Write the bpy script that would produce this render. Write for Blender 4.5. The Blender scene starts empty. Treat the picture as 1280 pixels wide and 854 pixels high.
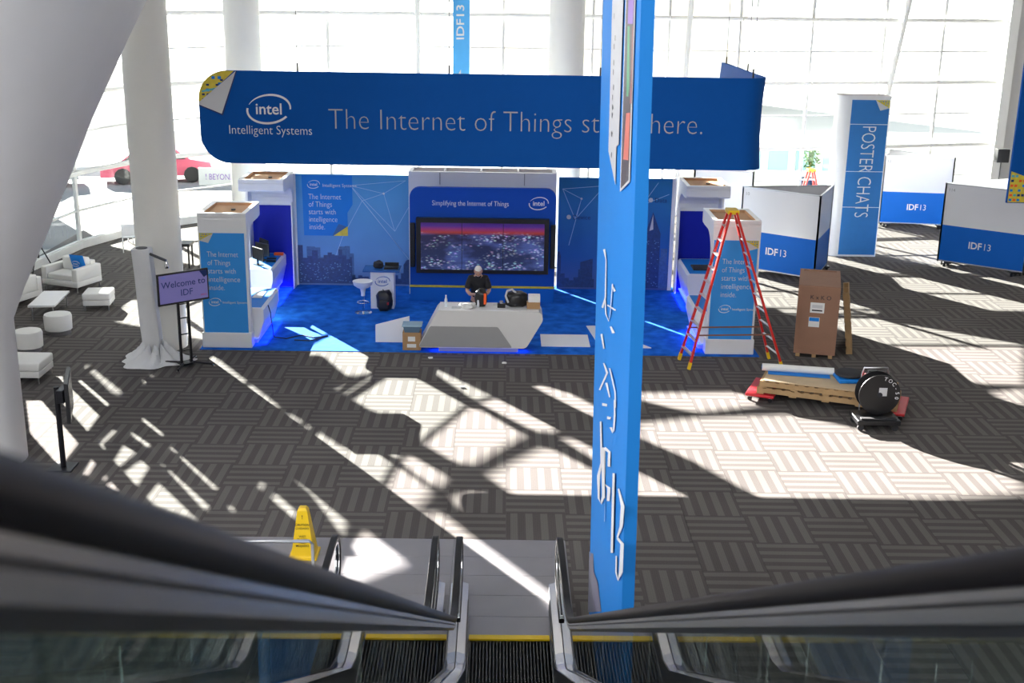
import bpy, bmesh, math, random
from mathutils import Vector, Matrix
from math import sin, cos, pi, radians, sqrt, atan2
random.seed(7)
S = bpy.context.scene
C = S.collection
# ---------------------------------------------------------------- camera
FPX = 1503.0
PITCH, ROLL, YAW, CAMH = .28784, .01593, .008485, 7.784
cam_d = bpy.data.cameras.new('camera'); cam = bpy.data.objects.new('camera', cam_d); C.objects.link(cam)
cam_d.sensor_width = 36.0; cam_d.lens = FPX / 1280 * 36
fw = Vector((sin(YAW) * cos(PITCH), cos(YAW) * cos(PITCH), -sin(PITCH)))
rt = Vector((cos(YAW), -sin(YAW), 0)); up = rt.cross(fw)
rt2 = cos(ROLL) * rt + sin(ROLL) * up; up2 = -sin(ROLL) * rt + cos(ROLL) * up
cam.matrix_world = Matrix.Translation((0, 0, CAMH)) @ Matrix((rt2, up2, -fw)).transposed().to_4x4()
cam_d.clip_start = .05; cam_d.clip_end = 1500
cam_d.dof.use_dof = True; cam_d.dof.focus_distance = 27; cam_d.dof.aperture_fstop = 3.6
S.camera = cam
# ---------------------------------------------------------------- sky, sun, exposure
w = bpy.data.worlds.new('world'); S.world = w; w.use_nodes = True
wn = w.node_tree.nodes; wl = w.node_tree.links; wn.clear()
tc = wn.new('ShaderNodeTexCoord'); sp = wn.new('ShaderNodeSeparateXYZ'); cr = wn.new('ShaderNodeValToRGB')
bg = wn.new('ShaderNodeBackground'); wo = wn.new('ShaderNodeOutputWorld')
wl.new(tc.outputs['Generated'], sp.inputs[0]); wl.new(sp.outputs['Z'], cr.inputs[0])
cr.color_ramp.elements[0].color = (1, .99, .97, 1); cr.color_ramp.elements[1].color = (.62, .78, 1, 1)
cr.color_ramp.elements[1].position = .8
wl.new(cr.outputs[0], bg.inputs[0]); bg.inputs[1].default_value = 1.45; wl.new(bg.outputs[0], wo.inputs[0])
SLOPE, ELK = .66, .4867          # ground run east per metre towards the hall, and rise per metre
sun_d = bpy.data.lights.new('sun', 'SUN'); sun = bpy.data.objects.new('sun', sun_d); C.objects.link(sun)
sun_d.energy = 58; sun_d.angle = radians(.3); sun_d.color = (1, .95, .87)
sun.rotation_euler = Vector((SLOPE, -1, -ELK)).to_track_quat('-Z', 'Y').to_euler(); sun.location = (-20, 40, 30)
S.view_settings.view_transform = 'Standard'; S.view_settings.look = 'None'
S.view_settings.exposure = 0.0; S.view_settings.gamma = 1.0
S.view_settings.use_curve_mapping = False
def arealight(name, loc, size, power, col=(1, 1, 1), rot=(0, 0, 0), sy=None):
    d = bpy.data.lights.new(name, 'AREA'); o = bpy.data.objects.new(name, d); C.objects.link(o)
    d.energy = power; d.size = size; d.color = col; o.location = loc; o.rotation_euler = rot
    if sy: d.shape = 'RECTANGLE'; d.size_y = sy
    return o
# added fill lights, out of view, brightening faces turned to camera and left
arealight('left_fill', (-13.2, 6, 8.5), 24, 3800, (.97, .98, 1), (0, radians(-90), 0), sy=11)
arealight('back_fill', (3, -7.8, 12), 20, 3600, (1, .98, .96), (radians(-97), 0, 0), sy=6)
# ---------------------------------------------------------------- materials
MATS = {}
def nodes(m):
    m.use_nodes = True
    return m.node_tree.nodes, m.node_tree.links, m.node_tree.nodes['Principled BSDF']
def mat(name, col, rough=.5, metal=0, var=.06, scale=6, bump=0, bscale=60, emit=0, ecol=None, coat=0, spec=.5):
    if name in MATS: return MATS[name]
    m = bpy.data.materials.new(name); n, l, p = nodes(m)
    p.inputs['Roughness'].default_value = rough; p.inputs['Metallic'].default_value = metal
    p.inputs['Coat Weight'].default_value = coat; p.inputs['Specular IOR Level'].default_value = spec
    t = n.new('ShaderNodeTexCoord'); nz = n.new('ShaderNodeTexNoise'); nz.inputs['Scale'].default_value = scale
    nz.inputs['Detail'].default_value = 4
    l.new(t.outputs['Object'], nz.inputs['Vector'])
    mx = n.new('ShaderNodeMix'); mx.data_type = 'RGBA'
    mx.inputs[6].default_value = (*[c * (1 - var) for c in col], 1); mx.inputs[7].default_value = (*[min(1, c * (1 + var)) for c in col], 1)
    l.new(nz.outputs['Fac'], mx.inputs[0]); l.new(mx.outputs[2], p.inputs['Base Color'])
    if bump:
        b = n.new('ShaderNodeBump'); b.inputs['Strength'].default_value = bump; b.inputs['Distance'].default_value = .02
        z2 = n.new('ShaderNodeTexNoise'); z2.inputs['Scale'].default_value = bscale; l.new(t.outputs['Object'], z2.inputs['Vector'])
        l.new(z2.outputs['Fac'], b.inputs['Height']); l.new(b.outputs[0], p.inputs['Normal'])
    if emit:
        p.inputs['Emission Color'].default_value = (*(ecol or col), 1); p.inputs['Emission Strength'].default_value = emit
    MATS[name] = m; return m
def glassmat(name, tint, rough=0.0, base=.04, ior=1.45):
    m = bpy.data.materials.new(name); m.use_nodes = True; n = m.node_tree.nodes; l = m.node_tree.links; n.clear()
    o = n.new('ShaderNodeOutputMaterial'); mx = n.new('ShaderNodeMixShader'); tr = n.new('ShaderNodeBsdfTransparent'); g = n.new('ShaderNodeBsdfGlossy')
    f = n.new('ShaderNodeFresnel'); f.inputs[0].default_value = ior; tr.inputs[0].default_value = (*tint, 1); g.inputs['Roughness'].default_value = rough
    ad = n.new('ShaderNodeMath'); ad.operation = 'ADD'; ad.inputs[1].default_value = base; ad.use_clamp = True
    ge = n.new('ShaderNodeNewGeometry'); fr = n.new('ShaderNodeMath'); fr.operation = 'SUBTRACT'; fr.inputs[0].default_value = 1; l.new(ge.outputs['Backfacing'], fr.inputs[1])
    ml = n.new('ShaderNodeMath'); ml.operation = 'MULTIPLY'; l.new(f.outputs[0], ad.inputs[0]); l.new(ad.outputs[0], ml.inputs[0]); l.new(fr.outputs[0], ml.inputs[1]); l.new(ml.outputs[0], mx.inputs[0]); l.new(tr.outputs[0], mx.inputs[1]); l.new(g.outputs[0], mx.inputs[2]); l.new(mx.outputs[0], o.inputs[0])
    MATS[name] = m; return m
WIN_GLASS = glassmat('window glass', (.93, .96, .95), base=0)
ESC_GLASS = glassmat('balustrade glass', (.90, .96, .94), base=.28, ior=1.5)
WHITE = mat('white laminate', (.88, .88, .89), .35, var=.02)
OFFWHITE = mat('white painted steel', (.8, .8, .78), .5, var=.03)
COLW = mat('column plaster', (.90, .88, .82), .6, var=.03, scale=2, bump=.05, bscale=20)
PLASTER = mat('wall plaster', (.62, .61, .60), .8, var=.04)
SOFF = mat('flare plaster', (.74, .72, .71), .7, var=.04, scale=1.5)
GREYL = mat('grey laminate', (.33, .33, .33), .4, var=.03)
COUNTER = mat('counter shell', (.70, .69, .68), .4, var=.02)
BLUEFAB = mat('blue banner fabric', (.003, .085, .37), .7, spec=.12, var=.05, bump=.05)
BLUEG = mat('blue graphic film', (.015, .22, .70), .5, spec=.2, var=.05, scale=2)
BLUEK = mat('kiosk blue film', (.05, .34, .88), .5, spec=.2, var=.05, scale=2)
BLUEDK = mat('indigo wall paint', (.008, .02, .42), .5, spec=.2, var=.05)
BLUEP = mat('partition blue film', (.004, .13, .56), .5, spec=.2, var=.04, scale=2)
NAVY = mat('night blue', (.004, .03, .16), .5)
SKYB = mat('pale blue film', (.16, .42, .80), .5, var=.1, scale=1)
TVBLUE = mat('television wall blue', (.004, .075, .45), .5, spec=.2, var=.04)
TXT = mat('white lettering', (.80, .80, .82), .6, var=.01)
TXTD = mat('grey lettering', (.42, .42, .45), .6, var=.01)
PAPERC = mat('paper curl', (.62, .62, .64), .6, var=.02)
YELP = mat('yellow circuit print', (.70, .55, .05), .5, var=.35, scale=9)
TEALP = mat('teal print', (.10, .45, .55), .5)
CARDB = mat('cardboard', (.42, .25, .12), .8, var=.1, bump=.1)
TIMB = mat('timber inside', (.55, .32, .17), .7, var=.15, scale=3)
PLYW = mat('crate plywood', (.31, .165, .105), .7, var=.12, scale=3, bump=.1)
PLYL = mat('pale plywood', (.58, .44, .28), .7, var=.12, scale=3)
PALW = mat('pallet pine', (.42, .27, .13), .8, var=.2, scale=5, bump=.1)
BLACK = mat('black plastic', (.012, .012, .014), .35)
BLKMET = mat('black metal', (.02, .02, .025), .35, metal=.6)
RUBBER = mat('handrail rubber', (.006, .005, .006), .38, var=.2, spec=.14)
STEEL = mat('brushed steel', (.56, .56, .58), .28, metal=1, var=.1, scale=20)
POLISH = mat('polished deck steel', (.84, .84, .86), .24, metal=1, var=.05, scale=20)
STEELD = mat('dark steel', (.16, .16, .17), .3, metal=1, var=.1)
CHROME = mat('chrome', (.8, .8, .8), .12, metal=1)
LEATHER = mat('white leather', (.80, .79, .76), .45, var=.02, bump=.05, bscale=15)
CLOTHW = mat('white drape cloth', (.70, .70, .71), .8, var=.05, bump=.3, bscale=8)
REDF = mat('red fibreglass', (.62, .02, .012), .35, var=.1)
REDM = mat('red plastic', (.60, .02, .03), .4)
YEL = mat('yellow plastic', (.85, .55, .01), .4)
DKGREY = mat('dark grey cloth', (.03, .03, .035), .8)
SKIN = mat('skin', (.52, .30, .22), .5)
HAIR = mat('white hair', (.75, .73, .70), .7, bump=.5, bscale=90)
LED = mat('blue light strip', (.02, .05, 1), .5, emit=6, ecol=(.03, .06, 1))
ORANGE = mat('orange plastic', (.9, .12, .02), .5, emit=0)
LEAF = mat('leaf green', (.08, .20, .04), .6, var=.3)
PINK = mat('pink paint', (.75, .12, .2), .5)
PURP = mat('purple print', (.30, .15, .55), .5)
CARG = mat('car silver paint', (.55, .58, .62), .25, coat=.5)
CARD = mat('car dark paint', (.06, .10, .25), .25, coat=.5)
PAVE = mat('sunny pavement', (.52, .51, .48), .9, var=.08, scale=.5)
ROAD = mat('asphalt', (.20, .21, .23), .9, var=.1, scale=.5)
BEIGE = mat('beige render', (.66, .60, .50), .8, var=.06, scale=.3)
TEALG = mat('teal glazing', (.28, .50, .52), .2, var=.2, scale=.4)
PALEB = mat('pale stone', (.60, .62, .62), .8, var=.1)
# carpet with turned striped squares
CX0, CY0, T = 2.835, 24.297, .9144
def carpet():
    m = bpy.data.materials.new('striped carpet'); n, l, p = nodes(m)
    g = n.new('ShaderNodeNewGeometry'); s = n.new('ShaderNodeSeparateXYZ'); l.new(g.outputs['Position'], s.inputs[0])
    def M(op, a, b=None, c=None):
        x = n.new('ShaderNodeMath'); x.operation = op
        for i, v in enumerate((a, b, c)):
            if v is None: continue
            if hasattr(v, 'links'): l.new(v, x.inputs[i])
            else: x.inputs[i].default_value = v
        return x.outputs[0]
    u = M('DIVIDE', M('SUBTRACT', s.outputs[0], CX0 - 200 * T), T); v = M('DIVIDE', M('SUBTRACT', s.outputs[1], CY0 - 200 * T), T)
    iu, iv = M('FLOOR', u), M('FLOOR', v)
    par = M('MODULO', M('ADD', iu, iv), 2.0)
    fu, fv = M('FRACT', u), M('FRACT', v)
    # par 0: stripes along Y (vary with x)
    co = M('ADD', M('MULTIPLY', fu, M('SUBTRACT', 1.0, par)), M('MULTIPLY', fv, par))
    st = M('FRACT', M('MULTIPLY', co, 4.0))
    wide = M('MULTIPLY', M('GREATER_THAN', st, .30), M('LESS_THAN', st, .78))
    fine = M('MULTIPLY', M('SINE', M('MULTIPLY', co, 190.0)), .06)
    nz = n.new('ShaderNodeTexNoise'); nz.inputs['Scale'].default_value = 40; l.new(g.outputs['Position'], nz.inputs[0])
    nb = n.new('ShaderNodeTexNoise'); nb.inputs['Scale'].default_value = .5; l.new(g.outputs['Position'], nb.inputs[0])
    f = M('ADD', M('MULTIPLY', wide, .62), M('ADD', fine, M('MULTIPLY', nz.outputs[0], .3)))
    mx = n.new('ShaderNodeMix'); mx.data_type = 'RGBA'; l.new(f, mx.inputs[0])
    mx.inputs[6].default_value = (.105, .094, .093, 1); mx.inputs[7].default_value = (.20, .186, .175, 1)
    mm = n.new('ShaderNodeMix'); mm.data_type = 'RGBA'; mm.blend_type = 'MULTIPLY'; mm.inputs[0].default_value = .35
    l.new(mx.outputs[2], mm.inputs[6]); l.new(nb.outputs[0], mm.inputs[7]); l.new(mm.outputs[2], p.inputs['Base Color'])
    b = n.new('ShaderNodeBump'); b.inputs['Strength'].default_value = .3; b.inputs['Distance'].default_value = .01
    l.new(nz.outputs[0], b.inputs['Height']); l.new(b.outputs[0], p.inputs['Normal'])
    p.inputs['Roughness'].default_value = .95; p.inputs['Specular IOR Level'].default_value = .1
    return m
CARPET = carpet()
def bluecarpet():
    m = bpy.data.materials.new('blue booth carpet'); n, l, p = nodes(m)
    g = n.new('ShaderNodeNewGeometry'); nz = n.new('ShaderNodeTexNoise'); nz.inputs['Scale'].default_value = 3.5; nz.inputs['Detail'].default_value = 8
    l.new(g.outputs['Position'], nz.inputs[0]); cr = n.new('ShaderNodeValToRGB'); l.new(nz.outputs[0], cr.inputs[0])
    cr.color_ramp.elements[0].position = .35; cr.color_ramp.elements[0].color = (.008, .10, .50, 1)
    cr.color_ramp.elements[1].position = .7; cr.color_ramp.elements[1].color = (.018, .19, .78, 1)
    l.new(cr.outputs[0], p.inputs['Base Color']); p.inputs['Roughness'].default_value = .9; p.inputs['Specular IOR Level'].default_value = .1
    return m
BLUECARPET = bluecarpet()
def citymat():
    m = bpy.data.materials.new('night city picture'); n, l, p = nodes(m)
    t = n.new('ShaderNodeTexCoord'); s = n.new('ShaderNodeSeparateXYZ'); l.new(t.outputs['Object'], s.inputs[0])
    r = n.new('ShaderNodeValToRGB'); e = r.color_ramp; e.elements[0].position = 0; e.elements[0].color = (.02, .03, .10, 1)
    mr = n.new('ShaderNodeMapRange'); mr.inputs[1].default_value = .86; mr.inputs[2].default_value = 2.06; l.new(s.outputs[2], mr.inputs[0]); l.new(mr.outputs[0], r.inputs[0])
    e.elements[1].position = 1; e.elements[1].color = (.03, .01, .12, 1)
    for po, c in ((.5, (.015, .02, .07, 1)), (.74, (.02, .015, .06, 1)), (.80, (.28, .03, .02, 1)), (.86, (.20, .02, .12, 1)), (.93, (.06, .015, .20, 1))):
        q = e.elements.new(po); q.color = c
    v = n.new('ShaderNodeTexVoronoi'); v.inputs['Scale'].default_value = 11; mp = n.new('ShaderNodeMapping'); mp.inputs['Scale'].default_value = (1, 1, 2.2)
    l.new(t.outputs['Object'], mp.inputs[0]); l.new(mp.outputs[0], v.inputs[0])
    r2 = n.new('ShaderNodeValToRGB'); r2.color_ramp.elements[0].position = .0; r2.color_ramp.elements[0].color = (1, 1, 1, 1); r2.color_ramp.elements[1].position = .55; r2.color_ramp.elements[1].color = (0, 0, 0, 1)
    l.new(v.outputs['Distance'], r2.inputs[0])
    nz = n.new('ShaderNodeTexNoise'); nz.inputs['Scale'].default_value = 2.2; l.new(mp.outputs[0], nz.inputs[0])
    r3 = n.new('ShaderNodeValToRGB'); r3.color_ramp.elements[0].position = .47; r3.color_ramp.elements[0].color = (0, 0, 0, 1); r3.color_ramp.elements[1].position = .60; l.new(nz.outputs[0], r3.inputs[0])
    hz = n.new('ShaderNodeValToRGB'); h = hz.color_ramp; h.elements[0].color = (.8, .8, .8, 1); h.elements[1].position = .82; h.elements[1].color = (0, 0, 0, 1); q = h.elements.new(.72); q.color = (1, 1, 1, 1); l.new(mr.outputs[0], hz.inputs[0])
    def MX(a, b, bt, f=1.0):
        x = n.new('ShaderNodeMix'); x.data_type = 'RGBA'; x.blend_type = bt; x.inputs[0].default_value = f; l.new(a, x.inputs[6]); l.new(b, x.inputs[7]); return x.outputs[2]
    hs = n.new('ShaderNodeMix'); hs.data_type = 'RGBA'; hs.blend_type = 'MIX'; hs.inputs[0].default_value = .6
    hs.inputs[7].default_value = (.55, .68, 1, 1); l.new(v.outputs['Color'], hs.inputs[6])
    lights = MX(MX(MX(hs.outputs[2], r2.outputs[0], 'MULTIPLY'), r3.outputs[0], 'MULTIPLY'), hz.outputs[0], 'MULTIPLY')
    fin = MX(r.outputs[0], lights, 'ADD')
    n3 = n.new('ShaderNodeTexNoise'); n3.inputs['Scale'].default_value = 1.7; n3.inputs['Detail'].default_value = 5; l.new(mp.outputs[0], n3.inputs[0])
    r5 = n.new('ShaderNodeValToRGB'); r5.color_ramp.elements[0].position = .45; r5.color_ramp.elements[0].color = (0, 0, 0, 1); r5.color_ramp.elements[1].position = .72; r5.color_ramp.elements[1].color = (.05, .08, .26, 1); l.new(n3.outputs[0], r5.inputs[0])
    fin = MX(fin, MX(r5.outputs[0], hz.outputs[0], 'MULTIPLY'), 'ADD')
    l.new(fin, p.inputs['Emission Color']); p.inputs['Emission Strength'].default_value = .9
    p.inputs['Base Color'].default_value = (.01, .01, .012, 1); p.inputs['Roughness'].default_value = .25
    return m
CITY = citymat()
def gradmat(name, axis, a, b, stops, rough=.5):
    m = bpy.data.materials.new(name); n, l, p = nodes(m)
    t = n.new('ShaderNodeTexCoord'); s = n.new('ShaderNodeSeparateXYZ'); l.new(t.outputs['Object'], s.inputs[0])
    mr = n.new('ShaderNodeMapRange'); mr.inputs[1].default_value = a; mr.inputs[2].default_value = b; l.new(s.outputs[axis], mr.inputs[0])
    r = n.new('ShaderNodeValToRGB'); l.new(mr.outputs[0], r.inputs[0]); e = r.color_ramp
    e.elements[0].position = stops[0][0]; e.elements[0].color = (*stops[0][1], 1); e.elements[1].position = stops[-1][0]; e.elements[1].color = (*stops[-1][1], 1)
    for po, c in stops[1:-1]: q = e.elements.new(po); q.color = (*c, 1)
    nz = n.new('ShaderNodeTexNoise'); nz.inputs['Scale'].default_value = 1.2; l.new(t.outputs['Object'], nz.inputs[0])
    mm = n.new('ShaderNodeMix'); mm.data_type = 'RGBA'; mm.blend_type = 'MULTIPLY'; mm.inputs[0].default_value = .25; l.new(r.outputs[0], mm.inputs[6]); l.new(nz.outputs[0], mm.inputs[7])
    l.new(mm.outputs[2], p.inputs['Base Color']); p.inputs['Roughness'].default_value = rough; p.inputs['Specular IOR Level'].default_value = .2; return m
PRINTL = gradmat('dawn sky print', 2, 0, 3, [(0, (.14, .24, .50)), (.3, (.16, .38, .75)), (1, (.10, .40, .78))])
PRINTR = gradmat('dusk sky print', 2, 0, 3, [(0, (.10, .16, .42)), (.3, (.03, .15, .50)), (1, (.03, .22, .52))])
# ---------------------------------------------------------------- mesh helpers
def adopt(o, parent):
    o.parent = parent
    if parent.type == 'EMPTY': o.matrix_parent_inverse = (Matrix.Translation(parent.location) @ parent.rotation_euler.to_matrix().to_4x4()).inverted()
class MB:
    def __init__(s): s.v = []; s.f = []
    def add(s, v, f):
        o = len(s.v); s.v += [tuple(a) for a in v]; s.f += [tuple(i + o for i in q) for q in f]; return s
    def box(s, x0, x1, y0, y1, z0, z1):
        v = [(x, y, z) for x in (x0, x1) for y in (y0, y1) for z in (z0, z1)]
        return s.add(v, [(0, 1, 3, 2), (4, 6, 7, 5), (0, 4, 5, 1), (2, 3, 7, 6), (0, 2, 6, 4), (1, 5, 7, 3)])
    def rbox(s, x0, x1, y0, y1, z0, z1, r, seg=3):
        bm = bmesh.new(); bmesh.ops.create_cube(bm, size=1)
        for q in bm.verts: q.co = Vector(((x0 + x1) / 2 + q.co.x * (x1 - x0), (y0 + y1) / 2 + q.co.y * (y1 - y0), (z0 + z1) / 2 + q.co.z * (z1 - z0)))
        bmesh.ops.bevel(bm, geom=bm.edges[:], offset=r, segments=seg, profile=.5, affect='EDGES')
        bm.verts.index_update(); s.add([q.co[:] for q in bm.verts], [[q.index for q in f.verts] for f in bm.faces]); bm.free(); return s
    def obb(s, a, b, wx, wz, upv=(0, 0, 1)):        # square bar from a to b
        a, b = Vector(a), Vector(b); d = (b - a).normalized(); u = Vector(upv)
        if abs(d.dot(u)) > .95: u = Vector((0, 1, 0))
        x = d.cross(u).normalized(); z = x.cross(d).normalized()
        v = [p + x * i * wx / 2 + z * j * wz / 2 for p in (a, b) for i in (-1, 1) for j in (-1, 1)]
        return s.add([q[:] for q in v], [(0, 1, 3, 2), (4, 6, 7, 5), (0, 4, 5, 1), (2, 3, 7, 6), (0, 2, 6, 4), (1, 5, 7, 3)])
    def tube(s, pts, r, n=8, closed=False, caps=True):
        pts = [Vector(p) for p in pts]; rs = r if isinstance(r, (list, tuple)) else [r] * len(pts); rings = []
        ref = None; o = len(s.v)
        for i, p in enumerate(pts):
            if closed: d = pts[(i + 1) % len(pts)] - pts[i - 1]
            else: d = pts[min(i + 1, len(pts) - 1)] - pts[max(i - 1, 0)]
            d.normalize()
            if ref is None: ref = Vector((0, 0, 1)) if abs(d.z) < .9 else Vector((1, 0, 0))
            x = d.cross(ref); x.normalize(); y = x.cross(d).normalized(); ref = y
            for k in range(n): a = 2 * pi * k / n; s.v.append(tuple(p + (x * cos(a) + y * sin(a)) * rs[i]))
        m = len(pts)
        for i in range(m if closed else m - 1):
            for k in range(n):
                a = o + i * n + k; b = o + i * n + (k + 1) % n; c = o + ((i + 1) % m) * n + (k + 1) % n; d = o + ((i + 1) % m) * n + k; s.f.append((a, b, c, d))
        if caps and not closed: s.f.append(tuple(o + k for k in range(n))[::-1]); s.f.append(tuple(o + (m - 1) * n + k for k in range(n)))
        return s
    def cyl(s, p, r, h, n=24, r2=None): return s.lathe([(r, 0), (r2 if r2 is not None else r, h)], p, n)
    def lathe(s, prof, p=(0, 0, 0), n=24):
        o = len(s.v)
        for r, z in prof:
            for k in range(n): a = 2 * pi * k / n; s.v.append((p[0] + r * cos(a), p[1] + r * sin(a), p[2] + z))
        for i in range(len(prof) - 1):
            for k in range(n): a = o + i * n + k; b = o + i * n + (k + 1) % n; s.f.append((a, b, b + n, a + n))
        s.f.append(tuple(o + k for k in range(n))[::-1]); s.f.append(tuple(o + (len(prof) - 1) * n + k for k in range(n))); return s
    def prism(s, poly, fn, a, b):          # poly 2D, fn(u,v,t)->xyz, extruded between t=a and t=b
        n = len(poly); o = len(s.v)
        for t in (a, b):
            for u, v in poly: s.v.append(tuple(fn(u, v, t)))
        s.f.append(tuple(range(o, o + n))); s.f.append(tuple(range(o + 2 * n - 1, o + n - 1, -1)))
        for i in range(n): j = (i + 1) % n; s.f.append((o + i, o + n + i, o + n + j, o + j))
        return s
    def sweep(s, path, prof):              # path (y,z) pts; prof (x, n) offsets: x sideways, n perpendicular to path
        o = len(s.v); m = len(prof); L = len(path)
        for i, (y, z) in enumerate(path):
            a = path[max(i - 1, 0)]; b = path[min(i + 1, L - 1)]; d = Vector((b[0] - a[0], b[1] - a[1])).normalized(); nn = Vector((-d[1], d[0]))
            for px, pn in prof: s.v.append((px, y + nn[0] * pn, z + nn[1] * pn))
        for i in range(L - 1):
            for k in range(m): a = o + i * m + k; b = o + i * m + (k + 1) % m; s.f.append((a, b, b + m, a + m))
        s.f.append(tuple(range(o, o + m))[::-1]); s.f.append(tuple(range(o + (L - 1) * m, o + L * m))); return s
    def rot(s, ang, c=(0, 0)):
        ca, sa = cos(ang), sin(ang); s.v = [(c[0] + (x - c[0]) * ca - (y - c[1]) * sa, c[1] + (x - c[0]) * sa + (y - c[1]) * ca, z) for x, y, z in s.v]; return s
    def build(s, name, m, parent=None, smooth=False, fix=True):
        me = bpy.data.meshes.new(name); me.from_pydata(s.v, [], s.f)
        if fix:
            bm = bmesh.new(); bm.from_mesh(me); bmesh.ops.recalc_face_normals(bm, faces=bm.faces[:]); bm.to_mesh(me); bm.free()
        me.materials.append(m); o = bpy.data.objects.new(name, me); C.objects.link(o)
        if parent: adopt(o, parent)
        if smooth:
            for q in me.polygons: q.use_smooth = True
            try: me.set_sharp_from_angle(angle=radians(40))
            except Exception: pass
        return o
def tag(o, label=None, cat=None, group=None, kind=None):
    if label: o['label'] = label
    if cat: o['category'] = cat
    if group: o['group'] = group
    if kind: o['kind'] = kind
    return o
def thing(name, label, cat, loc=(0, 0, 0), rz=0, group=None):
    o = bpy.data.objects.new(name, None); C.objects.link(o); o.empty_display_size = .2
    o.location = loc; o.rotation_euler = (0, 0, rz); return tag(o, label, cat, group)
def struct(name, mb, m, parent=None, smooth=False):
    o = mb.build(name, m, parent, smooth)
    if not parent: o['kind'] = 'structure'
    return o
def kids(o): return [c for c in bpy.data.objects if c.parent == o]
def copy_tree(o, loc=None, rz=None, label=None, parent=None, sc=None):
    c = o.copy(); C.objects.link(c)
    if parent: c.parent = parent
    if loc is not None: c.location = loc
    if rz is not None: c.rotation_euler = (0, 0, rz)
    if sc is not None: c.scale = sc
    if label: c['label'] = label
    for k in kids(o): copy_tree(k, parent=c)
    return c
class Plane:
    """a flat printed surface: origin, u (right), v (up); off lifts along the normal n"""
    def __init__(s, o, u, v): s.o = Vector(o); s.u = Vector(u).normalized(); s.v = Vector(v).normalized(); s.n = s.u.cross(s.v).normalized()
    def p(s, a, b, off=0): return tuple(s.o + s.u * a + s.v * b + s.n * off)
    def polys(s, name, polys, m, parent, off=.004, th=.003):
        mb = MB()
        for q in polys: mb.prism(q, lambda a, b, t: s.p(a, b, t), off, off - th)
        return mb.build(name, m, parent)
    def text(s, body, x, y, size, m, parent, name='lettering', align='LEFT', off=.005, thin=0, sx=1, rot=0, space=1, fit=None):
        c = bpy.data.curves.new('t', 'FONT'); c.body = body; c.size = 1; c.align_x = align; c.offset = thin; c.space_character = space; c.resolution_u = 3
        t = bpy.data.objects.new('t', c); me = bpy.data.meshes.new_from_object(t); bpy.data.objects.remove(t)
        ca, sa = cos(rot), sin(rot)
        if fit:
            xs = [q.co.x for q in me.vertices]; sx = fit / ((max(xs) - min(xs)) * size)
        for q in me.vertices:
            a = q.co.x * size * sx; b = q.co.y * size
            q.co = Vector(s.p(x + a * ca - b * sa, y + a * sa + b * ca, off))
        me.materials.append(m); me.name = name; o = bpy.data.objects.new(name, me); C.objects.link(o); adopt(o, parent); return o
    def logo(s, x, y, w, m, parent, off=.005, name='logo'):
        """oval swoosh with lower case word inside, w = oval width"""
        a, b = w / 2, w * .32; mb = MB(); N = 44; th0 = radians(200); sp = radians(330)
        for (s0, s1, t0, t1) in ((radians(150), radians(-12), .012, .05), (radians(165), radians(318), .045, .05)):
            P = []; Q = []
            for i in range(N + 1):
                k = i / N; an = s0 + (s1 - s0) * k; tw = w * (t0 + (t1 - t0) * sin(pi * min(1, k * .8)))
                ca, sa = cos(an), sin(an); rr = radians(8)
                def E(q):
                    X, Y = (a + q) * ca, (b + q) * sa; return (x + X * cos(rr) - Y * sin(rr), y + X * sin(rr) + Y * cos(rr))
                P.append(E(tw / 2)); Q.append(E(-tw / 2))
            mb.prism(P + Q[::-1], lambda a_, b_, t: s.p(a_, b_, t), off, off - .003)
        mb.build(name, m, parent)
        s.text('intel', x, y - w * .115, w * .36, m, parent, name=name, align='CENTER', off=off, thin=.012)
    def curl(s, x, y, w, parent, corner='TL', o_=0):
        """a turned paper corner with circuit print behind: (x,y) is the sheet corner"""
        sx = 1 if corner == 'TL' else -1
        s.polys('corner_print', [[(x, y), (x + sx * w, y), (x, y - w * .55)]], YELP, parent, off=.006 + o_)
        bl = []
        for i in range(5):
            for j in range(3):
                X, Y = x + sx * w * (.08 + i * .17), y - w * (.06 + j * .15)
                if (i * .17 + .17) + (j * .15 + .12) / .55 < .95: bl.append([(X, Y), (X + sx * w * .09, Y), (X + sx * w * .09, Y - w * .07), (X, Y - w * .07)])
        s.polys('corner_print', bl[::2], TEALP, parent, off=.008 + o_); s.polys('corner_print', bl[1::2], BLUEG, parent, off=.008 + o_)
        s.polys('corner_curl', [[(x + sx * w, y), (x, y - w * .55), (x + sx * w * .62, y - w * .72)]], PAPERC, parent, off=.012 + o_)
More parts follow.
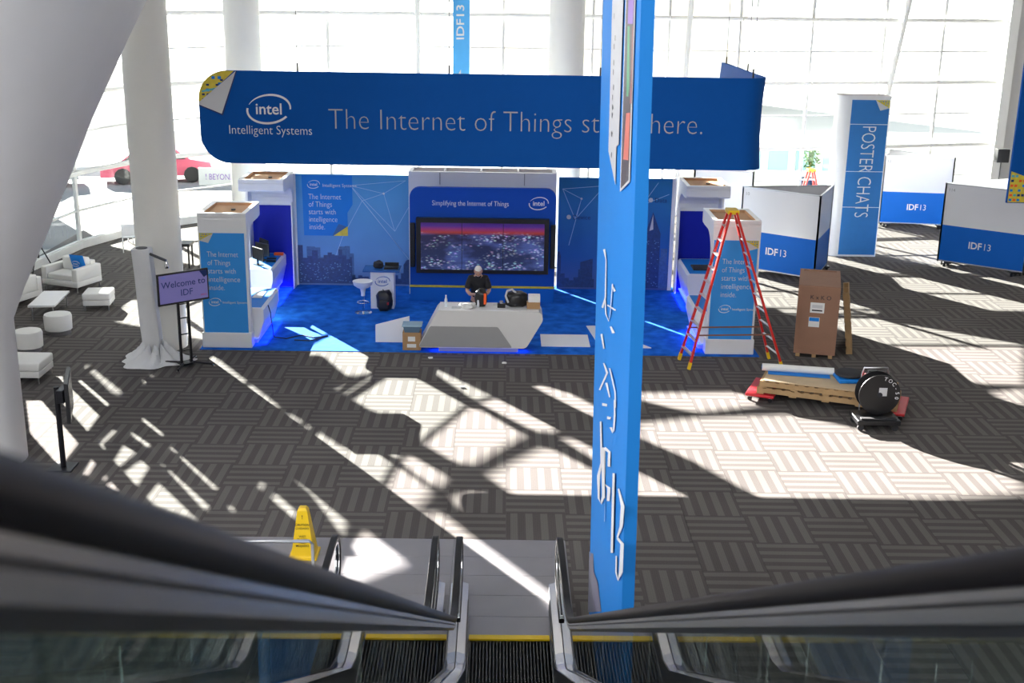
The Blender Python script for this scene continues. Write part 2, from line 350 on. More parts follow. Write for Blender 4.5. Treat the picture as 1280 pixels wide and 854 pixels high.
PATCHES= [[(-6.57,24.9),(-6.2,24.85),(-4.27,21.76),(-4.33,21.57),(-5.7,23.79),(-6.14,24.09)],[(-4.03,21.23),(-3.93,21.28),(-2.75,19.61),(-2.17,19.55),(-1.69,18.74),(-1.15,17.92),(-1.16,17.6),(-1.34,17.05),(-2.79,19.27)],[(-2.12,19.56),(-1.74,19.57),(-0.91,18.45),(-0.92,18.18),(-1.06,17.95)],[(-1.28,16.85),(-0.9,17.0),(-0.37,16.1),(0.78,14.3),(0.62,13.87),(-0.75,16.01)],[(-3.3,22.7),(-2.66,23.6),(-1.57,23.54),(0.43,20.35),(-0.48,18.95),(-0.76,18.98),(-1.57,20.11),(-1.71,21.14),(-1.98,21.35),(-2.4,21.43)],[(-1.69,24.4),(-1.54,24.41),(1.0,20.78),(0.93,20.49),(0.62,20.52),(-0.41,22.0)],[(0.41,23.46),(0.96,23.07),(1.39,22.69),(1.79,22.0),(2.25,21.43),(2.19,20.78),(1.77,21.23)],[(-0.22,18.41),(0.72,19.73),(0.93,19.66),(1.6,18.71),(1.96,18.24),(1.87,17.17),(1.49,17.16),(0.65,17.11),(0.45,17.25)],[(1.09,20.13),(1.33,20.22),(1.64,19.69),(2.03,19.04),(2.0,18.61),(1.61,19.2)],[(-0.74,17.55),(-0.45,17.72),(-0.18,17.69),(0.04,17.12),(-0.63,17.1)],[(-5.91,21.34),(-5.83,21.38),(-4.6,19.47),(-4.6,19.28)],[(-8.71,24.15),(-7.5,22.48),(-7.54,22.24),(-8.67,23.93)],[(-8.63,23.34),(-7.47,21.72),(-7.46,21.5),(-8.59,23.08)],[(-9.14,23.32),(-8.94,23.38),(-8.68,22.73),(-8.74,22.68)],[(-9.15,21.84),(-8.68,21.86),(-8.69,22.24),(-8.49,22.59),(-7.44,21.06),(-7.29,18.52),(-8.41,20.11)],[(-7.31,23.45),(-7.12,23.46),(-6.96,22.9),(-7.11,22.79)],[(-6.89,22.65),(-6.65,22.76),(-6.16,21.96),(-6.02,21.46),(-6.75,22.36)],[(-7.2,21.78),(-7.0,21.79),(-6.91,21.43),(-7.06,21.42)],[(-6.77,21.21),(-6.02,20.19),(-5.99,19.96),(-6.6,20.79)],[(-6.7,20.37),(-6.09,19.64),(-6.11,19.45),(-6.58,20.05)],[(-7.1,20.36),(-6.9,20.32),(-6.71,18.27),(-6.85,18.26)],[(-6.6,19.66),(-6.23,19.26),(-6.41,17.94),(-6.47,18.07)],[(-6.08,18.98),(-5.83,18.63),(-5.77,17.37),(-6.34,17.85)],[(-5.64,18.2),(-4.47,16.53),(-5.61,17.25)],[(-5.69,18.85),(-4.46,17.1),(-4.5,16.87),(-5.7,18.74)],[(-5.72,19.58),(-4.5,17.81),(-4.56,17.68),(-5.75,19.47)],[(-4.22,17.2),(-3.94,16.91),(-3.9,16.68),(-4.19,16.99)],[(-4.03,19.16),(-3.05,17.79),(-1.9,16.03),(-1.43,15.38),(-1.85,15.37),(-2.28,16.02),(-3.02,17.6)],[(-3.95,18.35),(-3.07,17.15),(-3.06,16.57),(-3.9,17.83)],[(-4.37,18.96),(-4.11,18.8),(-4.07,18.59),(-4.31,18.79)],[(2.74,22.8),(4.69,22.93),(5.46,22.23),(3.73,21.66),(3.32,21.87),(2.7,22.36)],[(2.56,21.05),(3.67,21.39),(5.55,21.64),(6.53,20.98),(7.83,19.78),(8.49,18.86),(8.67,18.39),(8.49,17.96),(7.1,17.7),(4.22,17.52),(3.33,19.15),(2.48,20.3)],[(2.26,18.8),(3.32,17.25),(2.09,17.21)],[(7.09,32.12),(7.94,31.8),(7.15,28.35),(6.7,30.02)],[(10.17,32.11),(10.77,32.99),(11.23,33.81),(11.38,33.62),(12.23,32.23),(10.63,31.6)],[(10.67,31.51),(12.4,31.97),(13.57,30.23),(12.93,29.87),(11.88,29.65),(11.06,30.92)],[(8.73,30.88),(8.96,30.47),(9.19,28.75),(12.07,26.59),(10.82,23.59),(9.85,23.65),(9.36,24.6),(9.27,25.47),(8.21,27.07),(7.82,28.9)],[(9.98,23.14),(10.84,23.43),(10.36,22.28),(9.98,22.5)],[(8.59,19.55),(9.26,19.64),(8.93,18.84)]]
STROKES= [([(12.52,5.11),(12.21,5.07),(12.15,4.68),(12.54,4.47)],[(12.36,5.15),(12.06,5.1),(12.0,4.72),(12.39,4.5)]),([(12.21,4.66),(12.04,4.53),(11.71,4.54),(11.45,4.69),(11.23,5.05),(11.16,4.99)],[(12.05,4.71),(11.89,4.57),(11.72,4.55),(11.59,4.65),(11.36,5.02),(11.03,5.03)]),([(11.86,4.67),(11.05,4.83)],[(11.78,4.7),(10.98,4.86)]),([(11.45,4.56),(11.18,4.57)],[(11.29,4.61),(11.02,4.62)]),([(12.6,4.15),(12.21,4.1)],[(12.41,4.21),(12.03,4.16)]),([(12.16,3.96),(11.78,3.97),(12.63,3.5)],[(11.99,4.01),(11.61,4.03),(12.46,3.55)]),([(11.82,3.85),(11.33,3.86)],[(11.68,3.9),(11.2,3.91)]),([(11.42,4.14),(10.79,4.1),(10.7,3.97)],[(11.29,4.18),(10.68,4.14),(10.59,4.02)]),([(12.1,3.5),(11.69,3.64)],[(12.08,3.53),(11.67,3.67)]),([(10.9,3.99),(10.78,3.88),(10.86,3.7),(10.91,3.65),(11.02,3.66)],[(10.74,4.04),(10.62,3.93),(10.7,3.75),(10.99,3.61),(11.18,3.6)]),([(11.58,3.54),(11.16,3.69)],[(11.5,3.6),(11.09,3.74)]),([(12.14,3.49),(11.68,3.64)],[(12.11,3.53),(11.65,3.68)]),([(12.43,3.2),(12.16,2.82),(12.58,2.49),(12.44,2.28),(11.89,2.45),(11.61,2.67),(11.71,3.17)],[(12.16,3.3),(11.9,2.92),(12.31,2.61),(12.17,2.4),(12.03,2.41),(11.86,2.56),(11.96,3.08)]),([(12.07,3.03),(11.84,2.54)],[(11.78,3.15),(11.56,2.67)]),([(11.62,2.61),(11.55,2.41)],[(11.53,2.65),(11.46,2.45)]),([(11.84,3.11),(11.29,3.29),(11.31,3.13)],[(11.7,3.19),(11.08,3.38),(11.08,3.22)]),([(11.68,2.77),(11.24,2.92),(11.29,2.76)],[(11.51,2.85),(11.02,3.02),(11.06,2.86)]),([(10.75,3.29),(10.72,2.46)],[(10.51,3.39),(10.48,2.58)]),([(10.28,3.33),(9.86,3.35),(9.91,3.13),(10.24,2.86)],[(10.09,3.42),(9.67,3.43),(9.73,3.21),(10.05,2.95)]),([(10.23,2.85),(9.81,3.0),(9.84,2.71),(9.94,2.59),(10.08,2.59),(10.1,2.74)],[(10.06,2.95),(9.61,3.1),(9.64,2.81),(9.93,2.57),(10.29,2.47),(10.32,2.63)])]
STRIP= [(12.18,7.66),(10.84,7.68),(11.11,6.4),(11.32,6.35),(11.32,5.99),(12.24,6.19)]
DEV= [(10.75,7.68),(9.96,7.69),(10.0,6.23),(10.82,6.01)]
DEVI= [(10.66,7.68),(10.04,7.69),(10.08,6.23),(10.74,6.05)]
DC= [[(10.49,7.68),(10.06,7.69),(10.07,7.5),(10.49,7.49)],[(10.49,7.47),(10.25,7.48),(10.21,6.91),(10.45,6.89)],[(10.25,7.48),(10.06,7.48),(10.03,6.87),(10.22,6.85)],[(10.44,6.75),(10.07,6.79),(10.12,6.39),(10.53,6.34)]]
MARKS= [(11.83,7.54),(11.72,7.34),(11.78,7.26),(11.78,7.11),(11.79,7.02),(11.75,6.88),(11.81,6.78),(11.78,6.69),(11.8,6.61),(11.79,6.43),(11.77,6.23)]
PHOTO= [(13.61,1.04),(12.98,1.32),(12.74,1.21),(12.2,1.36),(11.7,1.27),(13.44,0.29)]
# ================================================================= the setting
def project(x, y, z):
    d = Vector((x, y, z - CAMH)); k = d.dot(fw)
    return (640 + FPX * d.dot(rt2) / k, 427 - FPX * d.dot(up2) / k) if k > .1 else (-9999, 0)
floor = struct('floor', MB().box(-13.6, 24.2, -8, 46.4, -.3, -.012), mat('floor base', (.12, .11, .11), .95))
ti = []; rest = MB()
for i in range(-18, 24):
    for j in range(-16, 25):
        x, y = CX0 + i * T, CY0 + j * T
        if x < -13.5 or x > 24 or y > 46: continue
        if y < 15.9 and -4.6 < x < 1.95: continue
        if y > 25.6 and y + T < 31.4 and x > -6.4 and x + T < 5.5:
            continue
        p = project(x + T / 2, y + T / 2, 0)
        vis = -20 < p[0] < 1300 and 240 < p[1] < 780
        if vis: ti.append((y, abs(x - 1), i, j))
        else: rest.box(x + .002, x + T - .002, y + .002, y + T - .002, -.011, 0)
ti.sort(); tm = None
for k, (y, _, i, j) in enumerate(ti):
    x = CX0 + i * T; y = CY0 + j * T
    if k < 300:
        if tm is None:
            o = MB().box(.002, T - .002, .002, T - .002, -.011, 0).build('carpet_tile', CARPET, floor); tm = o.data
        else: o = bpy.data.objects.new('carpet_tile', tm); C.objects.link(o); o.parent = floor
        o.location = (x, y, 0)
    else: rest.box(x + .002, x + T - .002, y + .002, y + T - .002, -.011, 0)
tag(rest.build('far_carpet', CARPET, floor), kind='stuff')
# polished metal landing plates before the escalators
lp = MB().box(-4.1, .962, 8, 16.0, -.012, -.004); lpo = struct('floor_landing_plate', lp, STEELD)
PLATE = mat('ribbed landing plate', (.30, .29, .31), .42, metal=.55, var=.08, scale=3, bump=.15, bscale=120)
for k in range(5):
    y0 = 13.25 + k * .56
    for x0, x1 in ((-3.95, -2.3), (-2.3, -.66), (-.66, .96)):
        MB().box(x0 + .003, x1 - .003, y0 + .004, y0 + .556, -.004, .006).build('landing_plate', PLATE, lpo)
rest2 = MB().box(.965, 2.83, 8, 16.06, -.011, 0); struct('floor_edge', rest2, CARPET)
struct('wall_left', MB().box(-13.8, -13.4, -8, 22, -.3, 19), PLASTER)
struct('wall_right', MB().box(24.2, 24.6, -8, 47, -.3, 19), PLASTER)
struct('wall_back', MB().box(-13.8, 24.6, -8.4, -8, -.3, 19), PLASTER)
struct('ceiling', MB().box(-13.8, 24.6, -8.4, 47, 19, 19.3), PLASTER)
struct('floor_upper_landing', MB().box(-13.4, 24.2, -8, -.6, 6.2, 6.85), mat('upper carpet', (.12, .11, .11), .95))
# made-up window frames and panes, added as backing for the two fill lights
MULW = mat('mullion paint', (.62, .62, .62), .4)
PANEW = mat('added window pane', (.85, .88, .9), .3)
wl_ = struct('added_window_left', MB().box(-13.4, -13.36, -6.1, 18.1, 2.9, 14.1), PANEW)
for k in range(9): y = -6 + k * 3; MB().box(-13.36, -13.24, y - .05, y + .05, 2.9, 14.1).build('mullion', MULW, wl_)
for z in (2.95, 6.6, 10.3, 14.05): MB().box(-13.36, -13.26, -6.1, 18.1, z - .05, z + .05).build('rail', MULW, wl_)
wb_ = struct('added_window_back', MB().box(-7.1, 13.1, -8, -7.96, 8.9, 15.1), PANEW)
for k in range(8): x = -7 + k * 2.857; MB().box(x - .05, x + .05, -7.96, -7.84, 8.9, 15.1).build('mullion', MULW, wb_)
for z in (8.95, 12, 15.05): MB().box(-7.1, 13.1, -7.96, -7.86, z - .05, z + .05).build('rail', MULW, wb_)
# added unseen light mask above the entrance glazing, openings shaped to cast sun patches
def shaped_mask(name, outline, holes, Y, th, m):
    c = bpy.data.curves.new(name, 'CURVE'); c.dimensions = '2D'; c.fill_mode = 'BOTH'; c.extrude = th / 2
    for P in [outline] + holes:
        s_ = c.splines.new('POLY'); s_.points.add(len(P) - 1); s_.use_cyclic_u = True
        for q, (a, b) in zip(s_.points, P): q.co = (a, b, 0, 1)
    t = bpy.data.objects.new('t', c); me = bpy.data.meshes.new_from_object(t); bpy.data.objects.remove(t)
    for q in me.vertices: q.co = Vector((q.co.x, Y - q.co.z, q.co.y))
    me.materials.clear(); me.materials.append(m); o = bpy.data.objects.new(name, me); C.objects.link(o); o['kind'] = 'structure'; return o
YW = 46.5
def up_(x, y): return (x - SLOPE * (YW - y), (YW - y) * ELK)
near_ids = set(range(10, 30)) - {11, 15}          # small sun patches at the left are cut into the added side mask
holes = [[up_(x, y) for x, y in P] for k, P in enumerate(PATCHES) if k not in near_ids]
holes.append([up_(x, y) for x, y in ((-10.8, 24.3), (-9.5, 24.3), (-8.75, 23.55), (-7.12, 21.5), (-6.93, 22.75), (-5.35, 20.6), (-4.0, 19.3), (-3.0, 17.9), (-1.85, 16.1), (-1.3, 15.3), (-2.0, 14.7), (-11, 15.0))])
holes.append([up_(x, y) for x, y in ((-6.6, 25.3), (-3.9, 25.0), (-3.2, 23.6), (-2.4, 23.9), (-1.9, 24.9), (-1.2, 25.6), (4.3, 25.6), (4.3, 29.55), (-9.5, 29.55), (-9.2, 27.5), (-6.6, 26.0))])
holes = [[(x, max(z, 8.25)) for x, z in P] for P in holes]
shaped_mask('sun_mask_front', [(-42, -.15), (-19.2, -.15), (-18.9, 5.2), (-16.5, 7.0), (-14.1, 7.3), (-13.9, 8.2), (24.4, 8.2), (24.4, 30), (-42, 30)], holes, YW, .06, PLASTER)
# unseen left mask, added to cast the small sun patches (plane x = -13.4)
XL_ = -13.4
c_ = [[(y + (x - XL_) / SLOPE, (x - XL_) / SLOPE * ELK) for x, y in PATCHES[k]] for k in sorted(near_ids)]
c_ = [[(-b, max(min(z, 8.2), .1)) for b, z in P] for P in c_]
o = shaped_mask('sun_mask_left', [(-22, -.1), (-31, -.1), (-31, 4.7), (-34.0, 4.7), (-34.0, 8.3), (-22, 8.3)], c_, 0, .06, PLASTER)
o.rotation_euler = (0, 0, -pi / 2); o.location = (XL_, 0, 0)
# curved entrance glazing
FP = [(-13.35, 29), (-13.15, 32.3), (-12.75, 35.6), (-11.6, 38.6), (-9.2, 41.0), (-6.1, 42.4), (-3.1, 43.0), (-.1, 43.1), (3.0, 43.1), (5.65, 43.1), (8.15, 43.3), (10.8, 43.8), (13.6, 44.6), (16.0, 45.4), (18.8, 46.2)]
LV = [.22, 1.13, 2.3, 3.45, 4.6, 5.7, 6.8, 8.1]
MUL = mat('mullion paint', (.62, .62, .62), .4)
facade = struct('window_1', MB().box(-13.45, -13.25, 28.85, 29.1, 0, 8.3), MUL)
for a, b in zip(FP, FP[1:]):
    d = Vector((b[0] - a[0], b[1] - a[1], 0)); d.normalize(); nn = Vector((d.y, -d.x, 0)) * 1.0
    MB().obb((a[0], a[1], .11), (b[0], b[1], .11), .22, .22).build('sill', MUL, facade)
    for i in range(len(LV) - 1):
        MB().obb((a[0], a[1], (LV[i] + LV[i + 1]) / 2), (b[0], b[1], (LV[i] + LV[i + 1]) / 2), .02, LV[i + 1] - LV[i] - .05).build('pane', WIN_GLASS, facade)
    for i, z in enumerate(LV):
        MB().obb((a[0], a[1], z), (b[0], b[1], z), .09, .05).build('rail', MUL, facade)
        if i in (2, 4, 6):
            MB().tube([(a[0] + nn.x * .28, a[1] + nn.y * .28, z), (b[0] + nn.x * .28, b[1] + nn.y * .28, z)], .07, 8).build('pipe', OFFWHITE, facade)
    MB().box(b[0] - .045, b[0] + .045, b[1] - .09, b[1] + .09, 0, 8.2).build('mullion', MUL, facade)
MB().box(18.5, 18.85, 45.6, 46.1, 0, 8.2).build('end_post', OFFWHITE, facade)
MB().tube([(13.25, 44.0, .3), (14.4, 44.4, 8.1)], .1, 8).build('brace', OFFWHITE, facade)
MB().tube([(-3.0, 42.4, 0), (-3.05, 42.5, 8.1)], .09, 8).build('brace', OFFWHITE, facade)
MB().tube([(6.1, 42.5, 0), (6.3, 42.5, 8.1)], .1, 8).build('brace', OFFWHITE, facade)
struct('wall_front_right', MB().box(18.85, 24.4, 46.1, 46.4, -.15, 8.3), PLASTER)
# round columns
def column(x, y, r, label, h=19):
    o = MB().lathe([(r, 0), (r, h)], (x, y, 0), 48).build('round_column', COLW, None, True); tag(o, label, 'column', 'round white columns'); return o
column(-7.47, 25.6, .48, 'thick white column behind the Welcome screen and the draped pillar')
column(-7.26, 34.1, .49, 'white column rising behind the left end of the hanging blue sign')
column(1.68, 34.4, .49, 'pale column directly behind the middle of the hanging blue sign')
fl = MB().lathe([(.6, 0), (.6, 2.42), (.82, 2.95), (1.12, 3.55), (1.68, 4.75), (2.08, 5.65), (2.7, 6.85), (3.05, 7.5), (5.5, 12.5)], (-8.6, 18.9, 0), 72).build('flared_column', SOFF, None, True)
tag(fl, 'big grey column flaring out towards the ceiling at far left', 'column')
# ================================================================= outdoors
struct('ground_outside', MB().box(-160, 160, 46.45, 600, -.5, -.16).box(-160, -13.75, -8, 46.45, -.5, -.16), PAVE)
rd = MB(); rd.add([(-19, 36, -.15), (-13.9, 36, -.15), (-9.6, 46.5, -.15), (-6, 50, -.15), (-8, 54, -.15), (-14, 54, -.15), (-30, 50, -.15)], [tuple(range(7))]); struct('road_outside', rd, ROAD)
def building(name, x0, x1, y0, y1, h, label, wallm, winm, nx, nz, rz=0):
    t = thing(name, label, 'building', ((x0 + x1) / 2, (y0 + y1) / 2, -.15)); MB().box(x0, x1, y0, y1, -.16, h).rot(rz, ((x0 + x1) / 2, y0)).build('wall', wallm, t)
    wx = (x1 - x0) / nx; wz = h / nz
    for i in range(nx):
        for j in range(nz):
            MB().box(x0 + wx * (i + .15), x0 + wx * (i + .85), y0 - .06, y0 + .1, j * wz + wz * .25, j * wz + wz * .8).rot(rz, ((x0 + x1) / 2, y0)).build('window', winm, t)
    return t
building('office_building', -3, 15.5, 80, 92, 14, 'beige block outside seen above the hanging blue sign', BEIGE, PALEB, 5, 4)
building('glass_pavilion', 7.6, 24, 51.5, 56, 1.55, 'low teal glazed pavilion outside beyond the partitions', PALEB, TEALG, 14, 1)
building('glass_building', -27, -20.3, 58, 70, 3.6, 'small blue-green glazed building outside beyond the left window', PALEB, TEALG, 5, 2)
def car(x, y, rz, m, label):
    t = thing('car', label, 'car'); b = MB(); P = [(-2.2, .3), (-2.2, .75), (-1.4, .95), (-.8, 1.4), (.7, 1.4), (1.3, .95), (2.1, .8), (2.2, .3)]
    b.prism(P, lambda u, v, s_: (u, s_, v), -.85, .85).build('body', m, t); MB().prism([(-1.25, .97), (-.75, 1.34), (.65, 1.34), (1.15, .97)], lambda u, v, s_: (u, s_, v), -.87, .87).build('window', BLACK, t)
    for i in (-1.35, 1.35):
        for j in (-.8, .8): MB().prism([(i + .33 * cos(a * pi / 6), .33 + .33 * sin(a * pi / 6)) for a in range(12)], lambda u, v, s_: (u, s_, v), j - .1, j + .1).build('wheel', BLACK, t)
    t.location = (x, y, -.15); t.rotation_euler = (0, 0, rz); return t
car(-19.2, 47.6, .35, CARG, 'silver car parked outside beside the thick white column')
car(-23.9, 46.9, .3, CARD, 'dark blue car outside left of the silver car')
car(-14.3, 49.5, .3, PINK, 'pinkish red car outside between the column and the blue sign')
t = thing('street_sign', 'white sign with purple word BEYOND outside behind the left kiosk', 'sign', (-11, 48.5, -.15))
MB().box(-12.35, -10.95, 48.5, 48.6, -.15, .55).build('board', OFFWHITE, t)
Plane((-12.2, 48.5, -.3), (1, 0, 0), (0, 0, 1)).text('! BEYOND', .12, .38, .34, PURP, t, fit=1.15)
def cafe_table(x, y, label):
    t = thing('cafe_table', label, 'table'); MB().cyl((0, 0, .72), .4, .03).build('table_top', OFFWHITE, t); MB().cyl((0, 0, .02), .03, .7, 10).build('pole', STEEL, t); MB().cyl((0, 0, 0), .22, .02).build('base', STEEL, t)
    t.location = (x, y, -.15); return t
cafe_table(-15.6, 40.2, 'round white table outside the left window near the tripod')
cafe_table(-15.0, 37.2, 'second round white table outside the left window, lower in the glass')
t = thing('potted_tree', 'small green potted tree outside above the triangular partition', 'plant', (12.75, 50.2, -.15))
MB().lathe([(.3, 0), (.35, .4)], (12.75, 50.2, -.15), 16).build('pot', BLACK, t); MB().tube([(12.75, 50.2, .4), (12.75, 50.2, .9)], .05, 6).build('trunk', TIMB, t)
lf = MB()
for k in range(220):
    a, b, r = random.random() * 6.28, random.random() * 3.14, .1 + .4 * random.random(); c = Vector((12.75 + r * cos(a) * sin(b), 50.2 + r * sin(a) * sin(b), 1.05 + .9 * r * cos(b)))
    d = Vector((random.random() - .5, random.random() - .5, random.random() - .5)).normalized() * .1; e = d.cross(Vector((.3, .5, 1))).normalized() * .05
    lf.add([c - d, c + e, c + d, c - e], [(0, 1, 2, 3)])
tag(lf.build('foliage', LEAF, t, fix=False), kind='stuff')
# ================================================================= escalators
def esc_path(off=0, zl=.975, yend=14.0, y2=-.9):
    """handrail height line: level near the floor, up the slope, level at the top"""
    P = [(yend, zl)]; kz = 7.906
    yb = (kz - zl) / .57735; yt = (kz - 7.85) / .57735
    for k in range(9):
        f_ = k / 8; P.append((yb + .5 - 1.0 * f_, zl + (.5 * .57735) * f_ * f_))
    P2 = []
    for k in range(6):
        f_ = k / 5; P2.append((yt + .3 - .6 * f_, 7.85 - .3 * .57735 * (1 - f_) ** 2))
    return P + P2 + [(y2, 7.85)]
RAIL = esc_path()
def off_path(P, n):
    out = []
    for i, (y, z) in enumerate(P):
        a = P[max(i - 1, 0)]; b = P[min(i + 1, len(P) - 1)]; d = Vector((b[0] - a[0], b[1] - a[1])).normalized(); out.append((y - d[1] * n, z + d[0] * n))
    return out
def escalator(label, x, rz):
    t = thing('escalator', label, 'escalator'); group = None
    newel = [(14.0 + .34 * sin(a), .635 + .34 * cos(a)) for a in [pi * k / 10 for k in range(10, 0, -1)]]
    full = [(13.2, .295)] + newel + RAIL
    # paths run from floor end to top, perpendicular offset + is below the rail (towards glass)
    deck = [(14.35, .22)] + [(y, .22) for y in (12.6,)] + [(12.35, .235), (12.1, .31), (11.9, .42)] + [(.1, 7.235), (-.9, 7.3)]
    for sx in (-.645, .645):
        def sw(prof, path=full): return MB().sweep(path, [(sx + a, b) for a, b in prof])
        MB_ = sw([(-.042, -.018), (-.034, -.03), (.034, -.03), (.042, -.018), (.042, .018), (.034, .03), (-.034, .03), (-.042, .018)])
        # orientation: n>0 points below the rail on the top run
        MB_.build('handrail', RUBBER, t, True)
        sw([(-.030, .032), (.030, .032), (.030, .050), (-.030, .050)]).build('rail_track', POLISH, t)
        sw([(-.024, .050), (.024, .050), (.024, .060), (-.024, .060)]).build('track_gap', BLACK, t)
        sw([(-.03, .06), (.03, .06), (.03, .088), (-.03, .088)]).build('balustrade_trim', POLISH, t)
        sw([(-.018, .088), (.018, .088), (.014, .112), (-.014, .112)]).build('glass_gasket', BLACK, t)
        # glass between trim and deck, in panels
        top = off_path(RAIL, .105); tp = [p for p in top if p[0] <= 14.0]
        cuts = [14.0, 12.9, 10.6, 8.2, 5.8, 3.4, 1.0, -.9]
        def zi(P, y):
            for a, b in zip(P, P[1:]):
                if min(a[0], b[0]) <= y <= max(a[0], b[0]): return a[1] + (b[1] - a[1]) * (y - a[0]) / (b[0] - a[0] + 1e-9)
            return P[0][1] if y > P[0][0] else P[-1][1]
        for c0, c1 in zip(cuts, cuts[1:]):
            ys = sorted({c0 - .006, c1 + .006} | {p[0] for p in tp + deck if c1 + .02 < p[0] < c0 - .02})
            poly = [(y, zi(tp, y)) for y in ys] + [(y, zi(deck, y) + .01) for y in ys[::-1]]
            MB().prism(poly, lambda u, v, s_: (s_, u, v), sx - .006, sx + .006).build('glass_panel', ESC_GLASS, t)
        gn = [(14.0, .22)] + [(14.0 + .24 * sin(a), .635 + .24 * cos(a)) for a in [pi * k / 8 for k in range(8, -1, -1)]]
        MB().prism(gn[1:], lambda u, v, s_: (s_, u, v), sx - .006, sx + .006).build('glass_panel', ESC_GLASS, t)
        for s2 in (-1, 1):
            wd = .115
            MB().sweep(deck, [(sx + s2 * .012, 0), (sx + s2 * wd, .03), (sx + s2 * wd, .20), (sx + s2 * .012, .20)]).build('deck_cover', POLISH, t)
        inner = -1 if sx > 0 else 1
        MB().sweep([(13.9, .20), (12.5, .20), (12.0, .36), (.1, 7.13), (-.9, 7.2)], [(sx + inner * .115, -.0), (sx + inner * .13, 0), (sx + inner * .13, .42), (sx + inner * .115, .42)]).build('skirt', STEELD, t)
        outer = -inner
        MB().sweep([(13.9, .05), (12.5, .05), (12.0, .2), (.1, 6.95), (-.9, 7.0)], [(sx + outer * .115, 0), (sx + outer * .13, 0), (sx + outer * .13, .9), (sx + outer * .115, .9)]).build('outer_cladding', STEELD, t)
    MB().box(-.5, .5, 13.22, 13.32, .004, .028).build('comb_plate', YEL, t)
    TREAD = mat('ribbed step', (.05, .05, .052), .4, metal=.5)
    sm = None; k = 0; y = 13.2; z = -.02
    while y > .3:
        if y <= 12.3: z = (12.3 - y) * .57735 + .0
        mb = MB()
        if sm is None or True:
            mb.box(-.5, .5, -.40, 0, -.03, -.004); mb.box(-.5, .5, -.41, -.385, -.23, -.004)
            for q in range(24): xx = -.49 + q * .041; mb.box(xx, xx + .018, -.40, -.002, -.004, .004)
        if sm is None: o = mb.build('step', TREAD, t); sm = o.data
        else: o = bpy.data.objects.new('step', sm); C.objects.link(o); o.parent = t
        o.location = (0, y, max(z, -.0) + .0); y -= .4
    MB().prism([(13.4, -.02), (12.4, -.02), (.1, 6.9), (-.8, 6.9), (-.8, 5.9), (.1, 5.9), (10.8, -.25), (13.4, -.25)], lambda u, v, s_: (s_, u, v), -.5, .5).build('truss', BLACK, t).location = (0, 0, -.26)
    t.location = (x, 0, 0); t.rotation_euler = (0, 0, rz); return t
e1 = escalator('middle escalator running down from the camera between two handrails', .2235, .0065)
e2 = copy_tree(e1, (-1.3765, 0, 0), .0065, 'second escalator to the left, seen through the balustrade glass')
# low stainless barrier rail and cone
t = thing('barrier_rail', 'low stainless barrier rail beside the yellow cone', 'rail', (-2.9, 14.2, 0))
MB().tube([(-3.4, 13.9, .0), (-3.4, 13.9, .93), (-3.36, 13.9, .97), (-2.42, 13.95, .97), (-2.38, 13.95, .93), (-2.38, 13.95, 0)], .022, 8).build('rail_tube', STEEL, t, True)
t = thing('wet_floor_cone', 'yellow wet floor cone with black lettering on the metal plate', 'cone', (-2.76, 15.5, 0))
x, y = -2.76, 15.5
b = MB(); prof = [(.18, .03), (.16, .06), (.07, .70), (.045, .74)]
for i, (r, z) in enumerate(prof):
    b.v += [(x - r, y - r, z), (x + r, y - r, z), (x + r, y + r, z), (x - r, y + r, z)]
for i in range(3):
    for k in range(4): b.f.append((i * 4 + k, i * 4 + (k + 1) % 4, i * 4 + 4 + (k + 1) % 4, i * 4 + 4 + k))
b.f += [(0, 1, 2, 3), (12, 13, 14, 15)]
b.build('cone_body', YEL, t); MB().rbox(x - .2, x + .2, y - .2, y + .2, 0, .035, .01).build('base', YEL, t)
pl = Plane((x, y - .165, .06), (1, 0, 0), (0, .14, 1))
for i, (s_, zz, sz) in enumerate((('CAUTION', .44, .045), ('CUIDADO', .39, .04), ('WET', .27, .045), ('FLOOR', .225, .045), ('PISO', .18, .045), ('MOJADO', .135, .045), ('!', .54, .08))): pl.text(s_, 0, zz, sz, BLACK, t, align='CENTER', off=.006, thin=.01)
